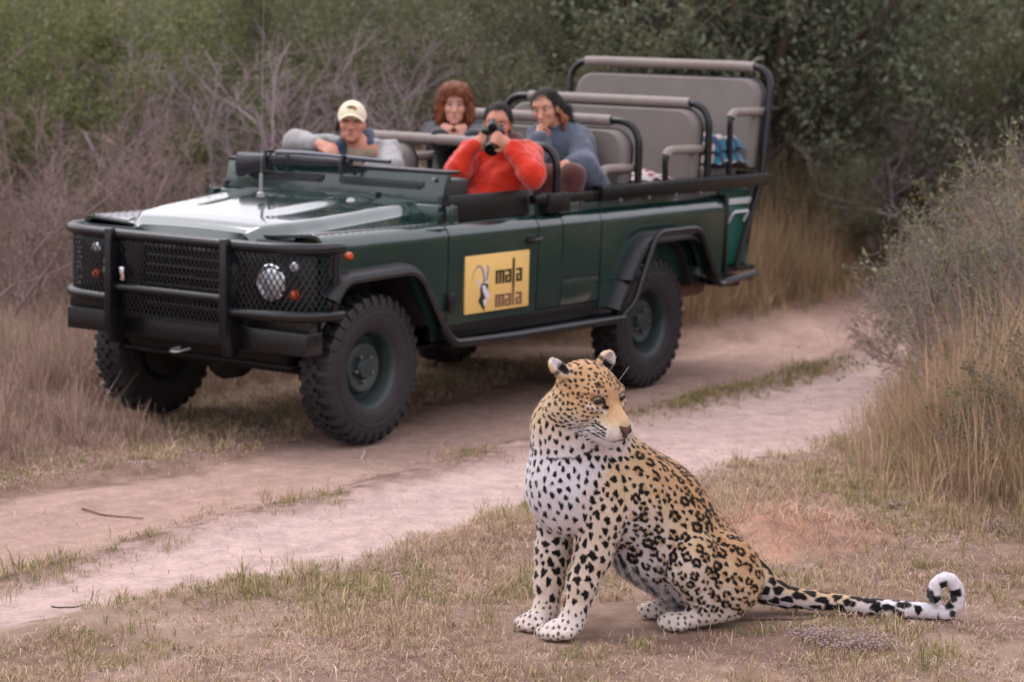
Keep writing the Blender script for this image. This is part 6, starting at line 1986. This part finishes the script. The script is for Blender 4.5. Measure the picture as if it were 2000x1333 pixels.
def put(key, name, label, cat, spots, group=None):
    for (u, Y, H_) in spots:
        sc = H_ / max(v.co.z for v in PROTO[key][0].vertices)
        plant(key, name, label, cat, P_(u, Y), Y, rr.uniform(0, 6.28), sc, group)
# left
put('bare', 'bare_bush', 'leafless purplish grey bush in the dry grass ahead of the bull bar', 'bush', [(-40, 16.8, 1.75), (130, 17.6, 1.85), (300, 18.6, 1.75), (60, 19.4, 2.2), (420, 19.8, 1.95)], 'leafless bushes ahead of the bull bar')
put('green', 'green_bush', 'fresh green leafy bush behind the leafless bushes', 'bush', [(90, 22.5, 3.0), (330, 21.5, 2.85), (470, 23.5, 2.95), (-120, 21.5, 2.9), (220, 25.5, 3.1)], 'green bushes behind the leafless bushes')
put('bare2', 'bare_tree', 'pale grey tangled leafless shrub rising behind the man in the cap', 'bush', [(560, 20.0, 2.5), (690, 20.8, 2.65), (800, 21.8, 2.7)], 'pale leafless shrubs behind the front seats')
put('green2', 'olive_green_bush', 'dull green bush behind the pale leafless shrubs', 'bush', [(600, 24, 3.0), (760, 25.0, 3.2), (480, 27, 3.1)], 'dull green bushes behind the pale leafless shrubs')
put('olive', 'grey_green_bush', 'grey green bush behind the seated passengers', 'bush', [(880, 21.8, 3.0), (1000, 22.6, 3.3), (1100, 21.4, 2.9), (930, 26, 3.6), (1080, 27, 3.9)], 'grey green bushes behind the passengers')
put('dark', 'dark_tree', 'dense dark green tree behind the raised rear bench', 'tree', [(1330, 23.0, 4.4), (1540, 22.8, 4.0), (1200, 26, 4.6), (1470, 27, 5.0)], 'dark trees behind the rear bench')
put('olive', 'grey_green_bush', 'low grey green bush at the foot of the dark trees', 'bush', [(1640, 22.4, 1.5), (1760, 23.0, 1.5), (1500, 21.8, 1.3)], 'low bushes under the dark trees')
put('green2', 'olive_green_bush', 'lighter green bush on the slope beyond the bend of the track', 'bush', [(1880, 25, 2.9), (2030, 23, 2.7), (1780, 28, 3.2), (1980, 34, 4.2), (1830, 31, 3.6)], 'bushes on the slope beyond the bend')
put('bare2', 'bare_tree', 'pale leafless shrub on the slope beyond the bend of the track', 'bush', [(1830, 22.6, 1.9), (1960, 26, 2.7)], 'leafless shrubs on the slope beyond the bend')
# right bank, near
put('scrub2', 'bank_shrub', 'grey stemmed shrub with small olive leaves in the tall grass on the bank', 'shrub', [(1850, 13.2, 1.2), (1960, 13.9, 1.45), (2050, 13.0, 1.75)], 'shrubs in the tall grass on the bank')
put('scrub', 'low_shrub', 'low twiggy shrub with pale leaves at the foot of the bank', 'shrub', [(1985, 11.4, .8), (1900, 15.0, 1.15), (2030, 15.8, 1.3), (1830, 17.0, 1.0)], 'low twiggy shrubs on the bank')
put('bare', 'bare_bush', 'small leafless lilac grey bush among the bank grass', 'bush', [(2020, 12.4, .85), (1915, 14.6, 1.1), (1830, 15.2, .95)], 'leafless bushes in the bank grass')
# far rows that close the view up the slope
keys = ['green', 'olive', 'green2', 'dark', 'bare2']
for row, (Y, n, s0) in enumerate(((30, 9, 3.0), (36, 9, 3.0), (44, 9, 3.1), (54, 9, 3.3))):
    for k in range(n):
        u = -250 + 2500 * (k + .5 * (row % 2)) / (n - 1) + rr.uniform(-70, 70); Yk = Y + rr.uniform(-1.5, 1.5)
        put(keys[(k * 3 + row * 2) % 5] if rr.random() > .2 else 'olive', 'hillside_bush', 'bush in the hazy thicket far up the slope', 'bush', [(u, Yk, s0 * rr.uniform(.9, 1.1) * (1.5 if u > 1050 else 1))], 'bushes far up the slope')
# the thicket goes on round the clearing, to left and right of the view
for (x, y, h_, key) in ((-5.6, 19.5, 2.4, 'bare'), (-7.4, 22.5, 3.0, 'green'), (-6.4, 26.0, 3.1, 'green2'), (-9.5, 20.5, 2.9, 'olive'), (-10.5, 25.5, 3.2, 'green'), (-8.2, 17.2, 1.9, 'bare'), (-12.5, 22.0, 3.2, 'green2'), (-9.0, 31.0, 3.4, 'olive'),
                        (5.6, 13.5, 1.8, 'scrub2'), (6.8, 16.5, 2.6, 'olive'), (6.2, 20.0, 2.4, 'bare2'), (8.6, 19.5, 3.2, 'green2'), (8.2, 24.5, 3.6, 'olive'), (10.5, 22.5, 3.8, 'green')):
    plant(key, 'clearing_bush', 'unseen bush of the thicket round the clearing, added to darken reflections', 'bush', x, y, rr.uniform(0, 6.28), h_ / max(v.co.z for v in PROTO[key][0].vertices), 'bushes round the clearing')
for k in range(30):  # unseen ring, added to darken reflections and cut the low sky light
    a = R(40 + 280 * (k + .5) / 30) ; q = 15.5 + 3.5 * (k % 3) + rr.uniform(-1, 1)
    x, y = math.sin(a) * q, 9 + math.cos(a) * q
    key = ['olive', 'green2', 'dark', 'green', 'bare2'][k % 5]
    plant(key, 'clearing_bush', 'unseen bush of the thicket round the clearing, added to darken reflections', 'bush', x, y, rr.uniform(0, 6.28), rr.uniform(3.6, 4.8) / max(v.co.z for v in PROTO[key][0].vertices), 'bushes round the clearing')
# ------------------------------------------------------------------ small ground litter
def stick(label, pts, r0, col, name='fallen_stick'):
    r0 *= .62
    P = [ground_at(u, v) for u, v in pts]; P = [Vector((p.x, p.y, gz(p.x, p.y) + r0 * .8)) for p in P]
    base = P[0].copy(); mb = MB(); Q = smoothpath([p - base for p in P], 4); n = len(Q)
    mb.tube([q + Vector((0, 0, rr.uniform(-.001, .003))) for q in Q], [r0 * (1 - .6 * i / n) for i in range(n)], 6)
    o = mb.build(name, mat('stick ' + str(col), srgb(*col), .9, var=.2, vscale=30), None); o.location = base
    tag(o, label, 'stick')
stick('long thin brown stick curving across the far rut', [(160, 983), (200, 994), (240, 998), (280, 998)], .008, (112, 84, 76))
stick('short dark twig on the pale near rut', [(100, 1171), (135, 1168), (166, 1160)], .006, (92, 74, 66))
stick('pale stick lying in the turf behind the straw', [(760, 1118), (795, 1112), (828, 1106)], .009, (172, 160, 160))
stick('small pale chip of wood beside the front tyre', [(705, 885), (710, 876), (712, 868)], .012, (196, 178, 166), 'wood_chip')
stick('pale stick on the verge below the bank', [(1478, 881), (1495, 880), (1512, 879)], .010, (176, 158, 158))
stick('dark fallen branch beside the track behind the tail', [(1430, 1215), (1500, 1213), (1560, 1212), (1620, 1203)], .006, (84, 64, 56))
# dried grey flower heads
def dried_flowers(u, v, n, rad, label):
    # heads of a few millimetres each: one mass
    c = ground_at(u, v); o = empty('dried_flowers', (c.x, c.y, gz(c.x, c.y))); tag(o, label, 'plant')
    rs = np.random.RandomState(int(u)); mbs, mbh = MB(), MB()
    for k in range(n):
        a, q = rs.uniform(0, 6.28), rad * math.sqrt(rs.rand()); b = Vector((q * math.cos(a), q * math.sin(a) * .8, 0)); t = b * 1.25 + Vector((rs.normal(0, .012), rs.normal(0, .012), rs.uniform(.012, .045)))
        mbs.tube([b * .5, b.lerp(t, .6) + Vector((0, 0, .01)), t], [.0012, .001, .0008], 3, cap=False)
        for j in range(3):
            s_ = rs.uniform(.0022, .0045); p = t + Vector(rs.normal(0, .005, 3))
            mbh.add([p + Vector(d_) * s_ for d_ in ((1, 0, 0), (-1, 0, 0), (0, 1, 0), (0, -1, 0), (0, 0, 1), (0, 0, -1))], [(0, 2, 4), (2, 1, 4), (1, 3, 4), (3, 0, 4), (2, 0, 5), (1, 2, 5), (3, 1, 5), (0, 3, 5)])
    mbs.build('stems', mat('dead stem', srgb(132, 108, 98), .9), o); h = mbh.build('flower_heads', mat('dead flower', srgb(176, 156, 154), .95, var=.3, vscale=60), o, smooth=False); tag(h, kind='stuff')
dried_flowers(1665, 1268, 170, .12, 'clump of dried grey flower heads on the ground in front of the tail')
dried_flowers(1590, 1255, 90, .07, 'sparser clump of dried grey flower heads nearer the haunch')
dried_flowers(1975, 1045, 90, .10, 'clump of dried white flower heads at the foot of the bank')
dried_flowers(1745, 1000, 30, .06, 'small tuft of dried pale flower heads in the verge grass')
